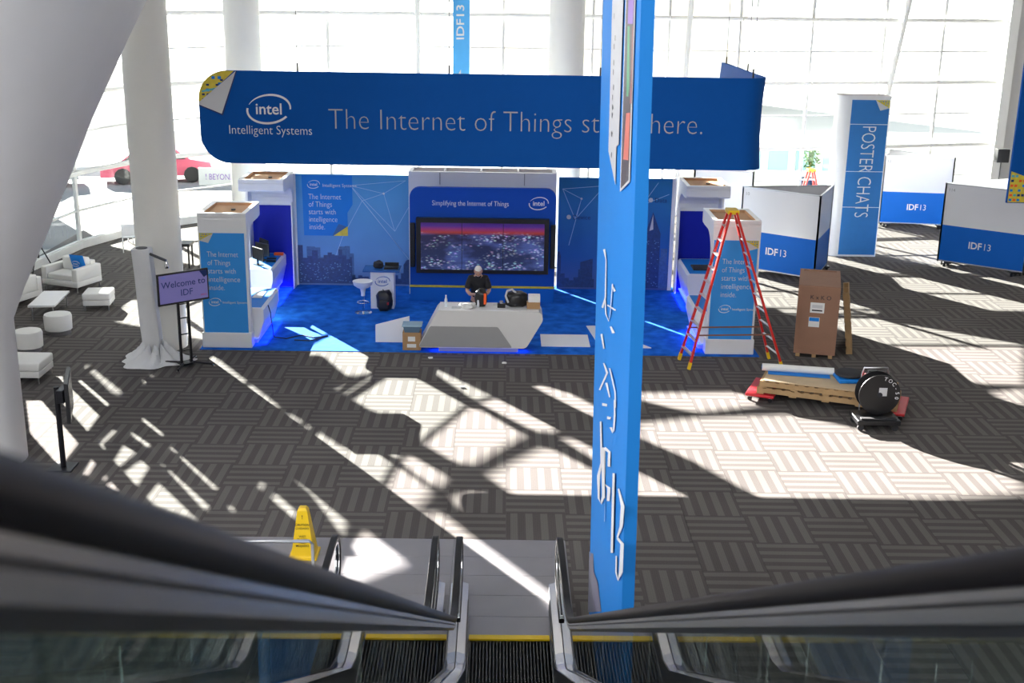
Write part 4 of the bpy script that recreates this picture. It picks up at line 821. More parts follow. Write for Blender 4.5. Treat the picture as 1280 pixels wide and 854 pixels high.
for (x0, x1, z0, z1, m, lab) in ((.53, .82, .982, 1.13, CARDB, 'brown carton on the right end of the counter, under the white one'), (.56, .82, 1.132, 1.27, OFFWHITE, 'white carton on top of the brown carton on the counter')):
    t = thing('carton', lab, 'box', ((x0 + x1) / 2, 25.6, z0)); MB().rbox(x0, x1, 25.5, 25.75, z0, z1, .004, 1).build('carton_body', m, t); MB().box(x0, x1, 25.6, 25.65, z1, z1 + .002).build('tape', PAPERC, t)
# boxes left of the counter, wedge panel, white sheets
t = thing('carton', 'brown carton with white labels on the carpet left of the counter', 'box', (-2.0, 25.6, .014))
MB().rbox(-2.2, -1.8, 25.45, 25.8, .014, .42, .004, 1).build('carton_body', CARDB, t); MB().box(-2.08, -1.92, 25.446, 25.45, .22, .33).build('label', OFFWHITE, t); MB().box(-2.1, -1.9, 25.446, 25.45, .08, .16).build('label', OFFWHITE, t)
t = thing('plastic_tub', 'grey plastic tub on top of the labelled brown carton', 'box', (-2.0, 25.6, .42))
MB().lathe([(.23, 0), (.27, .14)], (0, 0, 0), 4).rot(pi / 4).build('tub', mat('smoky plastic', (.12, .2, .3), .25), t); MB().rbox(-.22, .22, -.2, .2, .135, .165, .01).build('lid', mat('pale blue plastic', (.35, .5, .6), .2), t)
for k in kids(t): k.matrix_parent_inverse = Matrix.Identity(4)
t.location = (-1.99, 25.62, .42)
o = MB().prism([(-2.86, .014), (-2.1, .014), (-2.1, .6), (-2.3, .55), (-2.86, .4)], lambda u, v, s_: (u, s_ + v * .1, v), 26.05, 26.12).build('wedge_panel', WHITE); tag(o, 'loose white wedge-shaped panel standing left of the counter', 'panel')
o = MB().box(.88, 1.98, 25.88, 26.83, .014, .03).build('floor_sheet', WHITE); tag(o, 'white board lying flat on blue carpet right of the counter', 'board')
o = MB().prism([(2.0, 27.6), (2.2, 27.62), (3.35, 25.85), (2.2, 25.85)], lambda u, v, s_: (u, v, s_), .014, .03).build('floor_sheet', WHITE); tag(o, 'white triangular board on blue carpet partly behind the tall banner', 'board')
# plinth with laptop, stool, backpack
t = thing('plinth', 'small white plinth with oval logo and blue top beside the bar stool', 'plinth', (-3.0, 29.1, .014))
pb_ = MB().rbox(-3.28, -2.70, 28.95, 29.4, .014, .96, .01, 1).build('plinth_body', WHITE, t); MB().box(-3.46, -2.55, 28.88, 29.5, .96, 1.0).build('plinth_top', mat('blue acrylic', (.03, .12, .38), .2), t)
Plane((-3.28, 28.95, 0), (1, 0, 0), (0, 0, 1)).logo(.3, .72, .36, mat('blue logo print', (.02, .12, .5), .5), pb_)
t = thing('laptop', 'black laptop with a round device lying on the small plinth', 'laptop', (-2.8, 29.2, 1.0)); MB().rbox(-2.95, -2.6, 29.05, 29.3, 1.0, 1.05, .005, 1).build('base', BLACK, t); MB().rbox(-2.95, -2.6, 29.3, 29.33, 1.0, 1.12, .005, 1).build('screen', BLACK, t)
o = lump('headset', 'dark rounded device on the left of the small plinth top', 'device', -3.1, 29.2, 1.0, .12, .1, .09, DKGREY, 4)
t = thing('bar_stool', 'white bar stool with scooped seat and round chrome foot', 'stool', (-3.4, 28.9, .014))
x, y = -3.42, 28.55
MB().lathe([(.21, .014), (.21, .03), (.05, .05), (.03, .06)], (x, y, 0), 28).build('foot', CHROME, t, True); MB().cyl((x, y, .05), .03, .5, 14).build('post', CHROME, t, True); MB().lathe([(.05, .45), (.05, .52), (.08, .66), (.04, .66)], (x, y, 0), 18).build('collar', WHITE, t, True)
MB().lathe([(.04, .62), (.14, .66), (.22, .72), (.25, .82), (.235, .82), (.2, .74), (.1, .70), (0.01, .695)], (x, y, 0), 28).build('seat', WHITE, t, True); MB().tube([(x + .14 * cos(a), y - .05 + .14 * sin(a), .3) for a in [2 * pi * k / 16 for k in range(16)]], .01, 6, closed=True).build('footrest', CHROME, t, True)
t = thing('backpack', 'black backpack leaning against the small plinth', 'bag', (-2.95, 28.75, .014)); lump('a', '', None, -2.92, 28.78, .014, .2, .14, .26, BLACK, 11, .1).build('bag_body', BLACK, t, True)
MB().rbox(-3.04, -2.8, 28.60, 28.70, .1, .32, .03).build('pocket', DKGREY, t, True); MB().tube([(-2.98, 28.74, .5), (-2.95, 28.72, .57), (-2.9, 28.74, .5)], .012, 6).build('handle', BLACK, t); MB().rbox(-2.86, -2.8, 28.6, 28.64, .2, .28, .01).build('red_patch', REDM, t)
for x, y, lab in ((-1.55, 24.9, 'small white scrap on the dark carpet in front of the counter left'), (.05, 24.6, 'small white scrap on the dark carpet in front of the counter right'), (-.78, 22.95, 'tiny white scrap inside the large sunny patch')):
    tag(lump('paper_scrap', lab, 'litter', x, y, 0, .05, .03, .02, OFFWHITE, int(x * 10)), lab, 'litter')
# ================================================================= ladders
def ladder(label, A1, A2, B1, B2, top, tw, n, name='step_ladder', rw=.035):
    t = thing(name, label, 'ladder', (*((Vector(A1) + Vector(B1)) / 2), 0))
    X, Y, Z = top
    TA = ((X - .06, Y - tw / 2, Z), (X - .06, Y + tw / 2, Z)); TB = ((X + .06, Y - tw / 2, Z), (X + .06, Y + tw / 2, Z))
    for (f0, f1), T2, sid in (((A1, A2), TA, 'a'), ((B1, B2), TB, 'b')):
        for f, tt in zip((f0, f1), T2):
            a = Vector((*f, .02)); b_ = Vector(tt)
            MB().obb(a, b_, .045, rw * 2.6, (0, 1, 0)).build('side_rail', REDF, t); MB().obb(a, a + (b_ - a) * .045, .06, rw * 3, (0, 1, 0)).build('foot', YEL, t)
        for k in range(1, n + 1):
            q = k / (n + 1); p0 = Vector((*f0, .02)).lerp(Vector(T2[0]), q); p1 = Vector((*f1, .02)).lerp(Vector(T2[1]), q)
            MB().obb(p0, p1, .085 if sid == 'a' else .04, .022).build('step' if sid == 'a' else 'rung', ALU, t)
    for i in (0, 1):
        q = .22; p0 = Vector((*(A1, A2)[i], .02)).lerp(Vector(TA[i]), q); p1 = Vector((*(B1, B2)[i], .02)).lerp(Vector(TB[i]), q); MB().obb(p0, p1, .012, .03).build('spreader', mat('brown steel', (.25, .10, .06), .5), t)
    MB().rbox(X - .12, X + .12, Y - tw / 2 - .04, Y + tw / 2 + .04, Z - .04, Z + .05, .015).build('top_cap', YEL, t); return t
ALU = mat('ladder aluminium', (.75, .75, .76), .35, metal=.6)
ladder('big red step ladder with yellow top straddling the right front kiosk corner', (3.97, 24.32), (3.86, 25.02), (6.0, 24.5), (5.86, 25.2), (4.77, 24.85, 3.33), .30, 10)
ladder('small red ladder with yellow top far behind the triangular partition', (9.3, 38.6), (9.4, 39.1), (10.55, 38.6), (10.45, 39.1), (9.92, 38.85, 2.2), .3, 6)
# ================================================================= crate and leaning pallet
t = thing('shipping_crate', 'tall plywood shipping crate with two labels behind the pallet stack', 'crate', (6.9, 25.9, 0))
c0 = (6.45, 25.45); an = -.25
def cb(x0, x1, y0, y1, z0, z1, nm, m): MB().box(c0[0] + x0, c0[0] + x1, c0[1] + y0, c0[1] + y1, z0, z1).rot(an, c0).build(nm, m, t)
cb(.01, .88, .02, 1.7, .08, 1.60, 'crate_body', PLYW)
for x in (.05, .4, .75): cb(x, x + .09, .02, 1.7, 0, .08, 'skid', PALW)
for x in (0, .81): cb(x, x + .08, 0, .02, .08, 1.60, 'batten', PLYW)
for z in (.08, 1.52): cb(.08, .81, 0, .02, z, z + .08, 'batten', PLYW)
for x in (0, .81): cb(x, x + .08, .02, 1.7, 1.60, 1.62, 'lid_batten', PLYW)
for y in (.02, 1.62): cb(.08, .81, y, y + .08, 1.60, 1.62, 'lid_batten', PLYW)
cb(.28, .58, .014, .019, 1.02, 1.25, 'label', OFFWHITE); cb(.27, .50, .014, .019, .70, .92, 'label', OFFWHITE); cb(.28, .49, .010, .014, .83, .91, 'label_band', BLUEG)
cb(.32, .54, .011, .014, 1.06, 1.09, 'label_band', DKGREY); cb(.32, .54, .011, .014, 1.13, 1.20, 'label_band', PAPERC)
cp = Plane((*c0, 0), (cos(an), sin(an), 0), (0, 0, 1)); cp.text('K x K O', .26, 1.33, .13, DKGREY, t, off=-.017 + .02)
def pallet(label, L, W, group=None):
    t = thing('pallet', label, 'pallet', group=group)
    for i in range(3): y = (i - 1) * (W / 2 - .05); MB().box(-L / 2, L / 2, y - .04, y + .04, .025, .115).build('stringer', PALW, t)
    n = int(L / .17)
    for k in range(n):
        x = -L / 2 + .06 + k * (L - .12) / (n - 1); MB().box(x - .055, x + .055, -W / 2, W / 2, .115, .135).build('slat', PALW, t)
    for k in range(5):
        x = -L / 2 + .07 + k * (L - .14) / 4; MB().box(x - .07, x + .07, -W / 2, W / 2, .0, .025).build('bottom_slat', PALW, t)
    return t
t = pallet('worn pallet leaning on end against the right side of the crate', 1.4, 1.1)
t.matrix_basis = Matrix.Translation((7.86, 26.15, .71)) @ Matrix.Rotation(-.27, 4, 'Z') @ Matrix.Rotation(radians(-98), 4, 'Y')
PA = -.385; pc = Vector((6.42, 22.32))
t = pallet('lower wooden pallet of the stack lying on the red dollies', 2.65, .95); t.location = (pc.x, pc.y, .165); t.rotation_euler = (0, 0, PA)
t = pallet('upper wooden pallet of the stack carrying the rolled banner', 2.55, .98); t.location = (pc.x, pc.y + .03, .301); t.rotation_euler = (0, 0, PA + .02)
t = thing('plywood_sheet', 'pale plywood sheet on top of the pallet stack', 'board', (pc.x, pc.y, .437)); o = MB().box(-1.22, 1.18, -.46, .46, 0, .015); o.rot(PA + .03); o.v = [(x + pc.x, y + pc.y + .03, z + .437) for x, y, z in o.v]; o.build('board', PLYL, t)
def loc2(u, v): return (pc.x + u * cos(PA) - v * sin(PA), pc.y + u * sin(PA) + v * cos(PA))
for u, lab in ((-1.25, 'red plastic dolly under the left end of the pallet stack'), (1.2, 'red plastic dolly under the right end of the pallet stack')):
    t = thing('dolly', lab, 'dolly'); MB().rbox(-.28, .28, -.55, .55, .11, .165, .015, 2).build('deck', REDM, t)
    for i in (-.2, .2):
        for j in (-.45, .45):
            w_ = MB(); cp_ = MB().box(i - .03, i + .03, j - .03, j + .03, .085, .112).build('caster_plate', STEEL, t); w_.prism([(i + .045 * cos(a), .045 + .045 * sin(a)) for a in [pi * k / 6 for k in range(12)]], lambda p, q, s_: (p, s_, q), j - .02, j + .02).build('wheel', BLACK, cp_)
    x, y = loc2(u, 0); t.location = (x, y, 0); t.rotation_euler = (0, 0, PA)
t = thing('rolled_banner', 'white-backed blue vinyl roll lying on the pallet stack', 'roll', (5.9, 22.6, .45))
a = Vector((*loc2(-1.35, .12), .535)); b_ = Vector((*loc2(.02, .40), .535)); MB().tube([a, b_], .075, 18).build('vinyl_roll', OFFWHITE, t, True); MB().tube([a - (b_ - a) * .004, a + (b_ - a) * .005], .05, 14).build('roll_core', BLUEG, t); MB().obb(a + Vector((.1, -.12, -.07)), b_ + Vector((-.1, -.1, -.07)), .26, .008).build('vinyl_flap', BLUEG, t)
t = thing('folded_blanket', 'dark folded moving blanket with blue edge on the pallet stack', 'blanket', (*loc2(.32, .3), .452)); x, y = loc2(.32, .22)
MB().rbox(x - .24, x + .24, y - .25, y + .25, .453, .54, .03, 3).build('blue_fold', BLUEG, t, True); lump('a', '', None, x, y, .54, .25, .26, .055, DKGREY, 21, .06).build('dark_fold', DKGREY, t, True)
x, y = loc2(.72, .25); tag(lump('folded_cloth', 'x', 'cloth', x, y, .452, .13, .2, .05, BLUEDK, 6), 'small blue cloth beside the folded blanket on the pallet', 'cloth')
# cable reel on its cart
t = thing('cable_reel', 'round black cable reel standing on a small black cart by the pallets', 'cable reel', (7.0, 21.3, .2))
cx, cy, cz = 7.0, 21.05, .62
def disc(r, y0, y1, n=32): return MB().prism([(cx + r * cos(2 * pi * k / n), cz + r * sin(2 * pi * k / n)) for k in range(n)], lambda u, v, s_: (u, s_, v), y0, y1)
disc(.385, cy - .02, cy).build('reel_flange', BLACK, t); disc(.385, cy + .24, cy + .26).build('reel_flange', BLACK, t); disc(.25, cy, cy + .24).build('cable_winding', DKGREY, t); disc(.05, cy - .03, cy - .02, 16).build('hub', DKGREY, t)
MB().box(cx - .02, cx + .13, cy - .026, cy - .021, cz - .02, cz + .14).rot(0).build('label', PAPERC, t)
rpn = Plane((cx, cy - .022, cz), (1, 0, 0), (0, 0, 1))
for k, ch in enumerate('TOC-50'):
    a = radians(75 - k * 17); rpn.text(ch, .29 * cos(a), .29 * sin(a), .10, TXT, t, align='CENTER', rot=a - pi / 2, thin=.01, off=.004)
t = thing('equipment_cart', 'small black wheeled cart with red handle frame under the cable reel', 'cart', (6.95, 21.3, 0))
MB().rbox(6.55, 7.35, 20.72, 21.32, .12, .22, .02).build('deck', BLACK, t); MB().rbox(6.62, 7.28, 20.76, 20.86, .22, .25, .01).build('deck_lip', DKGREY, t)
for i in (6.63, 7.27):
    for j in (20.8, 21.25): MB().prism([(i + .06 * cos(a), .06 + .06 * sin(a)) for a in [pi * k / 6 for k in range(12)]], lambda p, q, s_: (p, s_, q), j - .02, j + .02).build('wheel', DKGREY, t)
MB().tube([(6.75, 21.36, .2), (6.75, 21.40, .9), (6.78, 21.40, 1.03), (7.22, 21.40, 1.03), (7.25, 21.40, .9), (7.25, 21.36, .2)], .018, 8).build('handle_frame', STEEL, t, True)
MB().rbox(6.8, 7.2, 21.31, 21.45, .80, .92, .02).build('red_motor', REDM, t); MB().rbox(6.85, 7.02, 21.33, 21.44, .92, .99, .015).build('switch_box', BLACK, t); MB().tube([(6.8, 21.40, .75), (7.2, 21.40, .75)], .03, 8).build('cross_bar', CHROME, t)
# ================================================================= poster column
t = thing('poster_column', 'tall white and blue column lettered POSTER CHATS', 'display column', (10.6, 36.2, 0))
pr = [(9.86, 36.5), (9.87, 36.25)] + [(10.17 - .28 * cos(a), 36.2 - .25 * sin(a)) for a in [pi / 2 * k / 6 for k in range(1, 7)]] + [(11.34, 35.95), (11.38, 36.0), (11.38, 36.7), (9.95, 36.7)]
def up2(u, v, s_): return (u, v, s_)
MB().prism(pr, up2, 0, 4.76).build('column_shell', WHITE, t, True)
for a_, b2 in zip(pr, pr[1:] + pr[:1]): MB().obb((*a_, 4.79), (*b2, 4.79), .04, .07).build('rim', WHITE, t)
MB().prism([(x * .97 + 10.6 * .03, y * .92 + 36.35 * .08) for x, y in pr], up2, 4.755, 4.765).build('timber_top', TIMB, t)
pp = Plane((10.2, 35.945, 0), (1, -.0, 0), (0, 0, 1)); zs = [0.05, 1.52, 2.60, 4.00, 4.72]
for i in range(4): pp.polys('blue_panel', [[(.02, zs[i] + .01), (1.13, zs[i] + .01), (1.13, zs[i + 1] - .01), (.02, zs[i + 1] - .01)]], mat('poster blue film', (.03, .19, .52), .45), t, off=.006, th=.012)
pp.text('POSTER CHATS', .40, 3.97, .60, TXT, t, rot=-pi / 2, thin=-.012, off=.012, fit=2.72); pp.curl(1.13, 4.71, .42, t, 'TR', .01)
# ================================================================= partitions
FRAME = mat('partition frame', (.55, .56, .58), .35, metal=.7); BOARD = mat('whiteboard', (.78, .78, .80), .25, var=.03, scale=1)
def partition(pts, faces, label, txt=True, mark=''):
    t = thing('partition', label, 'partition', (pts[0][0], pts[0][1], 0)); H = 2.45
    for i, j in faces:
        a = Vector(pts[i]); b_ = Vector(pts[j]); d = (b_ - a).normalized(); n = Vector((d.y, -d.x)); L = (b_ - a).length
        def bar(u0, u1, z0, z1, off, th, nm, m):
            p0 = a + d * u0 + n * off; p1 = a + d * u1 + n * off; MB().obb((*p0, (z0 + z1) / 2), (*p1, (z0 + z1) / 2), th, z1 - z0).build(nm, m, t)
        bar(.02, L - .02, .17, 1.22, 0, .03, 'blue_board', BLUEP); bar(.02, L - .02, 1.22, H - .02, 0, .03, 'white_board', BOARD)
        bar(0, L, H - .03, H, 0, .05, 'top_frame', FRAME); bar(0, L, .14, .17, 0, .05, 'bottom_frame', FRAME)
        for u in (0, L): p = a + d * u; MB().box(p.x - .025, p.x + .025, p.y - .025, p.y + .025, .12, H).build('frame_post', FRAME, t)
        for u in (.25, L - .25):
            p = a + d * u; MB().rbox(p.x - .12, p.x + .12, p.y - .12, p.y + .12, .09, .14, .01, 1).build('foot', BLACK, t)
            MB().cyl((p.x - .08, p.y - .06, 0), .04, .09, 10).build('caster', BLACK, t); MB().cyl((p.x + .08, p.y + .06, 0), .04, .09, 10).build('caster', BLACK, t)
        if txt and (i, j) == faces[0]:
            P = Plane((a.x, a.y, 0), (d.x, d.y, 0), (0, 0, 1)); P.text('IDF', L * txt, .62, .28, TXT, t, off=.022, thin=.02, align='RIGHT', sx=.95); P.text('13', L * txt + .02, .62, .28, TXT, t, off=.022, thin=-.005, sx=.9)
            if mark: P.text(mark, .08, 2.22, .13, GREYL, t, off=.022)
    return t
partition([(6.76, 33.76), (8.58, 32.33), (9.42, 34.25)], [(0, 1), (1, 2), (2, 0)], 'triangular whiteboard partition with blue foot left of the POSTER CHATS column', .52, '10')
partition([(12.93, 40.9), (15.2, 40.6), (13.6, 42.6)], [(0, 1), (1, 2), (2, 0)], 'farthest whiteboard partition with blue foot right of the POSTER CHATS column', .55, '12')
partition([(12.93, 34.95), (14.85, 33.45), (15.9, 36.3)], [(0, 1), (1, 2), (2, 0)], 'whiteboard partition with blue foot cut by the right edge of the picture', .50, '114')
partition([(5.9, 37.2), (7.6, 36.6), (7.7, 38.4)], [(0, 1), (1, 2), (2, 0)], 'whiteboard partition half hidden behind the right kiosks', 0, '')
t = thing('stand_speaker', 'small black speaker on a thin stand above the right-hand partition', 'speaker', (15.72, 38, 0))
MB().rbox(15.52, 15.9, 37.9, 38.2, 2.66, 3.08, .02).build('speaker_box', BLACK, t); MB().cyl((15.71, 38.05, .3), .02, 2.36, 8).build('pole', BLKMET, t)
for k in range(3): a = k * 2.1; MB().tube([(15.71, 38.05, .7), (15.71 + .5 * cos(a), 38.05 + .5 * sin(a), .02)], .014, 6).build('leg', BLKMET, t)
# ================================================================= lounge
def armchair(label, W, D, rz, loc, name='armchair', cat='armchair'):
    t = thing(name, label, cat); hw, hd = W / 2, D / 2
    MB().rbox(-hw, hw, -hd, hd, .14, .30, .02).build('frame', LEATHER, t, True); 
    for s_ in (-1, 1): x0, x1 = sorted((s_ * hw, s_ * (hw - .17))); MB().rbox(x0, x1, -hd, hd, .28, .62, .03).build('armrest', LEATHER, t, True)
    MB().rbox(-hw + .17, hw - .17, hd - .2, hd, .28, .70, .03).build('backrest', LEATHER, t, True)
    MB().rbox(-hw + .18, hw - .18, -hd + .02, hd - .2, .30, .45, .04).build('seat_cushion', LEATHER, t, True); MB().rbox(-hw + .2, hw - .2, hd - .38, hd - .16, .44, .80, .05).build('back_cushion', LEATHER, t, True)
    for i in (-1, 1):
        for j in (-1, 1): MB().cyl((i * (hw - .06), j * (hd - .06), 0), .015, .14, 8).build('leg', STEEL, t)
    t.location = loc; t.rotation_euler = (0, 0, rz); return t
armchair('white leather armchair holding a blue cushion', 1.15, .95, -.38, (-11.3, 30.75, 0))
armchair('white leather sofa cut off by the grey column at far left', 1.9, .95, -pi / 2 - .35, (-12.35, 28.7, 0), 'sofa', 'sofa')
t = thing('cushion', 'bright blue cushion with white oval logo on the armchair', 'cushion', (-11.15, 30.9, .46))
bm_ = bmesh.new(); bmesh.ops.create_grid(bm_, x_segments=8, y_segments=8, size=.21)
mb = MB()
for sgn in (-1, 1):
    vs = [(v.co.x, sgn * .07 * max(0, (1 - (v.co.x / .21) ** 2) * (1 - (v.co.y / .21) ** 2)) ** .5, v.co.y) for v in bm_.verts]; bm_.verts.index_update(); mb.add(vs, [[v.index for v in f.verts] for f in bm_.faces])
bm_.free(); mb.v = [(x, y - z * .3, z + .22) for x, y, z in mb.v]; mb.rot(-.3); mb.v = [(x - 11.1, y + 30.72, z + .46) for x, y, z in mb.v]; t = mb.build('cushion_cover', BLUEG, t, True)
Plane((-11.1, 30.72, .68), (cos(-.3), sin(-.3), 0), (.0, -.28, 1)).logo(-.02, 0, .24, TXT, t, off=.085)
t = thing('coffee_table', 'low white coffee table between the armchair and the stools', 'table', (-10.95, 28.18, 0))
MB().rbox(-11.27, -10.65, 27.47, 28.9, .33, .38, .008).rot(.1, (-10.95, 28.2)).build('table_top', WHITE, t)
for i in (-11.2, -10.72):
    for j in (27.55, 28.82): MB().cyl((i, j, 0), .015, .33, 8).rot(.1, (-10.95, 28.2)).build('leg', STEEL, t)
def ottoman(label, x, y, w_, d, rz=0):
    t = thing('ottoman', label, 'ottoman', group=None); MB().rbox(-w_ / 2, w_ / 2, -d / 2, d / 2, .26, .44, .04).build('seat_cushion', LEATHER, t, True); MB().rbox(-w_ / 2 + .01, w_ / 2 - .01, -d / 2 + .01, d / 2 - .01, .13, .26, .015).build('frame', LEATHER, t, True)
    for i in (-1, 1):
        for j in (-1, 1): MB().cyl((i * (w_ / 2 - .05), j * (d / 2 - .05), 0), .014, .14, 8).build('leg', STEEL, t)
    t.location = (x, y, 0); t.rotation_euler = (0, 0, rz)
ottoman('square white ottoman standing right of the coffee table', -9.95, 28.75, .66, .68, .12); ottoman('square white ottoman nearest the camera, beside the grey column', -9.6, 23.2, .8, .8, .0)
for x, y, lab in ((-10.15, 26.5, 'round white pouf just in front of the coffee table'), (-10.3, 25.1, 'round white pouf nearer the camera, between the other pouf and an ottoman')):
    t = thing('pouf', lab, 'pouf', (x, y, 0)); MB().lathe([(.26, .08), (.30, .10), (.31, .40), (.29, .45), (.2, .46)], (x, y, 0), 32).build('cover', LEATHER, t, True); MB().cyl((x, y, 0), .27, .08, 28).build('base', STEEL, t)
def chair(label, x, y, rz):
    t = thing('dining_chair', label, 'chair')
    MB().rbox(-.21, .21, -.2, .2, .43, .46, .01).build('seat', WHITE, t); MB().rbox(-.21, .21, .19, .215, .5, .84, .01).build('backrest', WHITE, t)
    for i in (-1, 1):
        MB().obb((i * .2, -.19, 0), (i * .2, -.19, .45), .028, .028).build('leg', WHITE, t); MB().obb((i * .2, .22, 0), (i * .2, .2, .84), .028, .028).build('leg', WHITE, t)
    t.location = (x, y, 0); t.rotation_euler = (0, 0, rz)
chair('white plastic chair by the curved window, the nearer of two', -11.15, 35.3, pi + .3); chair('white plastic chair by the curved window, behind the nearer one', -11.35, 36.6, -.9); 
t = thing('camera_tripod', 'black tripod standing by the window behind the armchair', 'tripod', (-12.7, 32.2, 0))
for k in range(3): a = k * 2.1 + .4; MB().tube([(-12.7, 32.2, .95), (-12.7 + .42 * cos(a), 32.2 + .42 * sin(a), 0.01)], .018, 6).build('leg', BLKMET, t)
MB().cyl((-12.7, 32.2, .45), .03, .65, 8).build('centre_post', BLKMET, t); MB().rbox(-12.76, -12.64, 32.1, 32.3, 1.08, 1.16, .01).build('head', BLACK, t)
t = thing('side_table', 'black low table seen between the white column and the left kiosk', 'table', (-9.3, 33.4, 0)); MB().box(-9.7, -8.8, 33.1, 33.6, .62, .70).build('table_top', BLACK, t)
for i in (-9.65, -8.85):
    for j in (33.15, 33.55): MB().box(i - .02, i + .02, j - .02, j + .02, 0, .62).build('leg', BLACK, t)
# ================================================================= draped pillar and Welcome screen
t = thing('draped_pillar', 'slim pillar wrapped in white cloth with a lamp arm, in front of the thick column', 'pillar', (-7.45, 24.55, 0))
mb = MB(); n = 28
for i in range(13):
    z = 2.42 * i / 12; sh = -.012 * z
    for k in range(n):
        a = 2 * pi * k / n; sq = .19 / max(abs(cos(a)), abs(sin(a))) ** .8; r = sq * (1 + .03 * sin(3 * a + z * 3) + .02 * sin(7 * a)); mb.v.append((-7.42 + sh * 4 + r * cos(a), 24.6 + r * sin(a), z))
for i in range(12):
    for k in range(n): a = i * n + k; b_ = i * n + (k + 1) % n; mb.f.append((a, b_, b_ + n, a + n))
mb.f.append(tuple(range(12 * n, 13 * n))); mb.build('cloth_wrap', CLOTHW, t, True)
MB().cyl((-7.54, 24.6, 2.42), .12, .012, 16).build('open_top', BLACK, t)
mb = MB(); n = 64; rr = 9
for i in range(rr):
    q = i / (rr - 1)
    for k in range(n):
        a = 2 * pi * k / n; r = .17 + (.42 + .08 * sin(3 * a + 1) + .04 * sin(8 * a)) * q; z = .30 * (1 - q) ** 1.4 * (1 + .35 * sin(9 * a + 3 * q)) + .05 * (1 - q) * sin(17 * a + 8 * q) + .02 + .03 * abs(sin(11 * a + 5 * q)) * (q < .99)
        mb.v.append((-7.38 + r * cos(a) * 1.25, 24.45 + r * sin(a), max(z, .006)))
for i in range(rr - 1):
    for k in range(n): a = i * n + k; b_ = i * n + (k + 1) % n; mb.f.append((a, b_, b_ + n, a + n))
mb.build('cloth_heap', CLOTHW, t, True)
MB().tube([(-7.34, 24.5, 2.32), (-6.98, 24.35, 2.22)], .03, 8).build('lamp_arm', STEELD, t, True); MB().lathe([(.045, 0), (.05, .05), (.02, .14)], (-6.97, 24.35, 2.06), 14).build('lamp_head', CHROME, t, True)
t = thing('screen_stand', 'black wheeled stand with a screen reading Welcome to IDF', 'screen', (-6.62, 24.15, 0))
u = Vector((.76, .65, 0)).normalized(); nrm = Vector((u.y, -u.x, 0)); cc = Vector((-6.62, 24.12, 0))
def W3(a, b_, c): return tuple(cc + u * a + nrm * b_ + Vector((0, 0, c)))
def wb(a0, a1, b0, b1, z0, z1, nm, m):
    v = [W3(a, b_, z) for a in (a0, a1) for b_ in (b0, b1) for z in (z0, z1)]; MB().add(v, [(0, 1, 3, 2), (4, 6, 7, 5), (0, 4, 5, 1), (2, 3, 7, 6), (0, 2, 6, 4), (1, 5, 7, 3)]).build(nm, m, t)
wb(-.56, .56, .03, .08, 1.40, 2.06, 'bezel', BLACK); WSC = mat('welcome picture', (.10, .09, .25), .3, emit=.35, ecol=(.22, .20, .5)); wb(-.53, .53, .08, .084, 1.44, 2.03, 'screen', WSC); ws_ = [k for k in kids(t) if k.name.startswith('screen')][0]
wp = Plane(W3(-.56, .08, 1.40), u, (0, 0, 1)); wp.text('Welcome to', .56, .36, .19, NAVY, ws_, align='CENTER', off=.008, thin=.003); wp.text('IDF', .62, .16, .19, NAVY, ws_, align='CENTER', off=.008, thin=.003); wp.polys('screen_corner', [[(.92, .63), (1.09, .63), (1.09, .52), (1.02, .48)]], NAVY, ws_, off=.007); wp.text('intel', .08, .57, .05, BLUEG, ws_, off=.008); wp.text('IDF13', .93, .1, .05, REDM, ws_, off=.008)
for a in (-.11, .11): wb(a - .022, a + .022, -.03, .02, .08, 1.75, 'pole', BLKMET)
for z in (.35, .7, 1.05, 1.35): wb(-.09, .09, -.012, .008, z, z + .02, 'cross_bar', BLKMET)
wb(-.16, .16, -.12, .12, .07, .10, 'base_plate', BLKMET)
for a, b_ in ((-.38, .38), (.38, .42), (-.34, -.36), (.36, -.34)):
    MB().tube([W3(a * .3, b_ * .2, .10), W3(a, b_, .085)], .022, 8).build('leg', BLKMET, t, True); MB().cyl(W3(a, b_, 0), .03, .07, 10).build('caster', CHROME, t)
# edge-on display
t = thing('screen_stand', 'screen on a black pole seen edge-on above the left handrail', 'screen', (-7.25, 18.6, 0))
MB().tube([(-7.24, 18.55, 0.02), (-7.24, 18.55, 1.42)], .045, 12).build('pole', BLKMET, t, True); MB().rbox(-7.45, -7.05, 18.35, 18.75, 0, .03, .01).build('foot', BLKMET, t)
MB().rbox(-7.2, -7.08, 18.4, 18.7, 1.18, 1.4, .01).build('bracket', BLKMET, t)
vs = []
for y, z0, z1 in ((18.1, .95, 1.62), (19.0, .95, 1.62)): vs += [(-7.06 + -(y - 18.5) * .30, y, z0), (-7.0 + -(y - 18.5) * .30, y, z0), (-7.0 + -(y - 18.5) * .30, y, z1), (-7.06 + -(y - 18.5) * .30, y, z1)]
MB().add(vs, [(0, 1, 2, 3), (4, 5, 6, 7), (0, 1, 5, 4), (1, 2, 6, 5), (2, 3, 7, 6), (3, 0, 4, 7)]).build('screen_case', BLACK, t)
vs = [(-6.995 + -(y - 18.5) * .30, y, z) for y, z in ((18.14, .98), (18.96, .98), (18.96, 1.59), (18.14, 1.59))]; vs += [(x + .003, y, z) for x, y, z in vs]; MB().add(vs, [(0, 1, 2, 3), (4, 5, 6, 7), (0, 1, 5, 4), (1, 2, 6, 5), (2, 3, 7, 6), (3, 0, 4, 7)]).build('screen', mat('grey screen', (.10, .10, .11), .15), t)
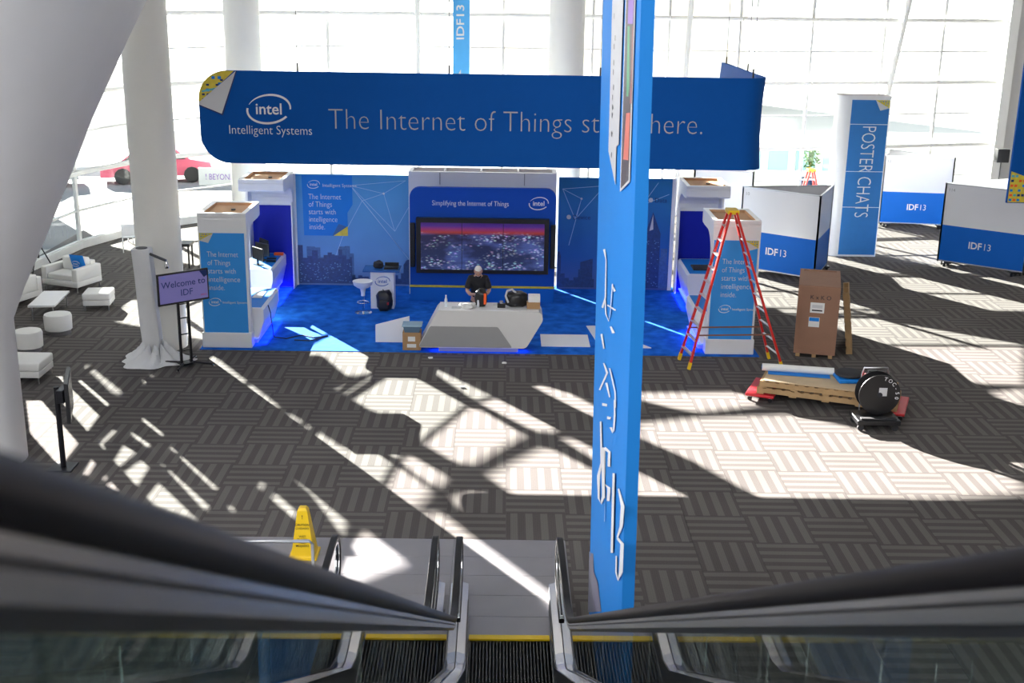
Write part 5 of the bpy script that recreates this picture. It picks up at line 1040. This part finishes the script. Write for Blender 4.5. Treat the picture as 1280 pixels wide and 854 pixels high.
# ================================================================= the man at the counter
PX, PY = -.56, 26.52
t = thing('person', 'man with white hair and beard in a black polo shirt working behind the counter', 'person', (PX, PY, .014))
def q(x, y, z): return (PX + x, PY + y, z + .014)
V = [q(0, .08, .95), q(0, .05, 1.12), q(0, -.01, 1.30), q(0, -.05, 1.42), q(0, -.09, 1.50), q(0, -.12, 1.54)]; E_ = [(0, 1), (1, 2), (2, 3), (3, 4), (4, 5)]; Rr = [(.15, .12), (.15, .12), (.16, .12), (.11, .09), .055, .05]
for s_ in (-1, 1):
    i = len(V); V += [q(s_ * .17, -.02, 1.40), q(s_ * .255, -.10, 1.14), q(s_ * .17, -.28, 1.09), q(s_ * .075, -.40, 1.13), q(s_ * .05, -.46, 1.12)]; E_ += [(3, i), (i, i + 1), (i + 1, i + 2), (i + 2, i + 3), (i + 3, i + 4)]; Rr += [.07, .048, .042, .028, (.035, .02)]
    i = len(V); V += [q(s_ * .10, .08, .85), q(s_ * .11, .05, .48), q(s_ * .11, .1, .09), q(s_ * .12, -.02, .04), q(s_ * .12, -.1, .035)]; E_ += [(0, i), (i, i + 1), (i + 1, i + 2), (i + 2, i + 3), (i + 3, i + 4)]; Rr += [.09, .06, .04, .04, .03]
def skinned(name, V, E_, Rr, m, parent, lv=2):
    me = bpy.data.meshes.new(name); me.from_pydata(V, E_, []); o = bpy.data.objects.new(name, me); C.objects.link(o); adopt(o, parent); me.materials.append(m)
    sk = o.modifiers.new('skin', 'SKIN'); sk.use_smooth_shade = True
    if not len(me.skin_vertices): 
        with bpy.context.temp_override(object=o, active_object=o, selected_objects=[o]): bpy.ops.mesh.customdata_skin_add()
    for d, r in zip(me.skin_vertices[0].data, Rr): d.radius = r if isinstance(r, tuple) else (r, r)
    me.skin_vertices[0].data[0].use_root = True
    ss = o.modifiers.new('sub', 'SUBSURF'); ss.levels = lv; ss.render_levels = lv; return o
skinned('body', V, E_, Rr, SKIN, t)
for s_ in (-1, 1):      # fingers, each its own chain rooted in the palm
    for k, (dx, ln) in enumerate(((-.024, .055), (-.008, .065), (.008, .062), (.024, .05))):
        p0 = (s_ * .05 + dx, -.46, 1.12); skinned('finger', [q(*p0), q(p0[0] - s_ * .006, -.46 - ln * .6, 1.112), q(p0[0] - s_ * .01, -.46 - ln, 1.09), q(p0[0] - s_ * .012, -.455 - ln, 1.07)], [(0, 1), (1, 2), (2, 3)], [.0095, .009, .008, .007], SKIN, t, 1)
    skinned('thumb', [q(s_ * .03, -.43, 1.125), q(s_ * .005, -.46, 1.13), q(-s_ * .002, -.485, 1.115)], [(0, 1), (1, 2)], [.012, .0105, .009], SKIN, t, 1)
V2 = [q(0, .08, .90), q(0, .05, 1.10), q(0, -.01, 1.30), q(0, -.03, 1.41), q(0, -.07, 1.475)]; R2 = [(.19, .15), (.185, .15), (.20, .155), (.17, .13), (.08, .075)]; E2 = [(0, 1), (1, 2), (2, 3), (3, 4)]
for s_ in (-1, 1): i = len(V2); V2 += [q(s_ * .165, -.02, 1.395), q(s_ * .235, -.075, 1.22), q(s_ * .25, -.09, 1.17)]; R2 += [.10, .08, .075]; E2 += [(3, i), (i, i + 1), (i + 1, i + 2)]
skinned('polo_shirt', V2, E2, R2, mat('black polo cloth', (.012, .012, .015), .8), t)
MB().lathe([(.075, 0), (.085, .03), (.062, .05)], q(0, -.075, 1.44), 18).build('collar', mat('black polo cloth', (.012, .012, .015), .8), t, True)
for s_ in (-1, 1): MB().tube([q(s_ * .10, -.0, 1.47), q(s_ * .19, 0, 1.44), q(s_ * .255, -.05, 1.34)], .008, 6).build('shoulder_piping', TXT, t)
V3 = [q(0, .08, .93)]; R3 = [(.165, .13)]; E3 = []
for s_ in (-1, 1): i = len(V3); V3 += [q(s_ * .10, .08, .82), q(s_ * .11, .05, .48), q(s_ * .11, .1, .12)]; R3 += [.105, .08, .07]; E3 += [(0, i), (i, i + 1), (i + 1, i + 2)]
skinned('trousers', V3, E3, R3, mat('dark trousers', (.02, .025, .05), .8), t)
for s_ in (-1, 1): MB().rbox(PX + s_ * .12 - .05, PX + s_ * .12 + .05, PY - .17, PY + .14, .015, .10, .03).build('shoe', BLACK, t, True)
def head(mfn, name, m): 
    bm = bmesh.new(); bmesh.ops.create_icosphere(bm, subdivisions=4, radius=1)
    keep = []
    for v in bm.verts:
        c = v.co.copy(); P = mfn(c); keep.append(P); v.co = Vector(P) if P else v.co; 
    dele = [v for v, k in zip(bm.verts, keep) if k is None]; bmesh.ops.delete(bm, geom=dele, context='VERTS'); bm.verts.index_update()
    mb = MB(); mb.add([v.co[:] for v in bm.verts], [[v.index for v in f.verts] for f in bm.faces]); bm.free(); return mb.build(name, m, t, True)
HC = Vector(q(0, -.15, 1.60)); TI = .45
def hp(x, y, z):   # head local, y- is face; tilt down
    y2 = y * cos(TI) - z * -sin(TI) * -1; z2 = y * sin(TI) + z * cos(TI); y2 = y * cos(TI) - z * sin(TI)
    return tuple(HC + Vector((x, y2, z2)))
def hs(c, k=1.0):
    x, y, z = c.x * .086 * k, c.y * .106 * k, c.z * .127 * k
    if c.z < -.2: x *= 1 + (c.z + .2) * .35; y = y * (1 + (c.z + .2) * .25) - .008
    if c.y < -.75 and abs(c.x) < .25 and -.35 < c.z < .1: y -= .018 * (1 - abs(c.x) / .25)     # nose
    if abs(c.x) > .2 and abs(c.x) < .5 and .0 < c.z < .2 and c.y < -.6: y += .008               # eye sockets
    return x, y, z
head(lambda c: hp(*hs(c)), 'face', SKIN)
head(lambda c: hp(*hs(c, 1.09)) if (c.z > .45 or (c.y > .1 and c.z > -.45)) else None, 'hair', HAIR)
head(lambda c: hp(*hs(c, 1.05)) if (c.z < -.35 and c.y < .1) else None, 'beard', HAIR)
for s_ in (-1, 1):
    e = hp(s_ * .03, -.096, .012); MB().rbox(e[0] - .009, e[0] + .009, e[1] - .005, e[1] + .005, e[2] - .004, e[2] + .004, .003).build('eye', BLACK, t)
    e = hp(s_ * .03, -.098, .032); MB().rbox(e[0] - .015, e[0] + .015, e[1] - .005, e[1] + .005, e[2] - .003, e[2] + .003, .002).build('eyebrow', HAIR, t)
    e = hp(s_ * .088, .0, 0); MB().rbox(e[0] - .008, e[0] + .008, e[1] - .018, e[1] + .018, e[2] - .03, e[2] + .03, .007).build('ear', SKIN, t)
e = hp(0, -.1, -.056); MB().rbox(e[0] - .02, e[0] + .02, e[1] - .006, e[1] + .004, e[2] - .004, e[2] + .004, .003).build('mouth', mat('lips', (.35, .12, .10), .5), t)

# groups of things that come more than once
GROUPS = {'hanging_banner': 'hanging banners', 'kiosk': 'white and blue kiosk units of the booth', 'desk': 'white desks in the kiosks', 'monitor': 'black monitors on the left desks', 'keyboard': 'keyboards on the left rear desk',
          'graphic_wall': 'graphic walls either side of the television', 'loudspeaker': 'loudspeakers beside the video wall', 'water_bottle': 'water bottles on the counter', 'carton': 'cartons around the counter', 'floor_sheet': 'white boards lying on the blue carpet',
          'paper_scrap': 'white scraps on the dark carpet', 'step_ladder': 'red step ladders', 'pallet': 'wooden pallets', 'dolly': 'red dollies under the pallet stack', 'partition': 'whiteboard partitions', 'ottoman': 'square white ottomans in the lounge',
          'pouf': 'round white poufs in the lounge', 'dining_chair': 'white chairs by the window', 'screen_stand': 'screens on black stands', 'car': 'cars parked outside', 'cafe_table': 'white tables outside', 'escalator': 'escalators going down'}
for o in list(bpy.data.objects):
    k = o.name.split('.')[0]
    if o.parent is None and k in GROUPS and 'label' in o: o['group'] = GROUPS[k]
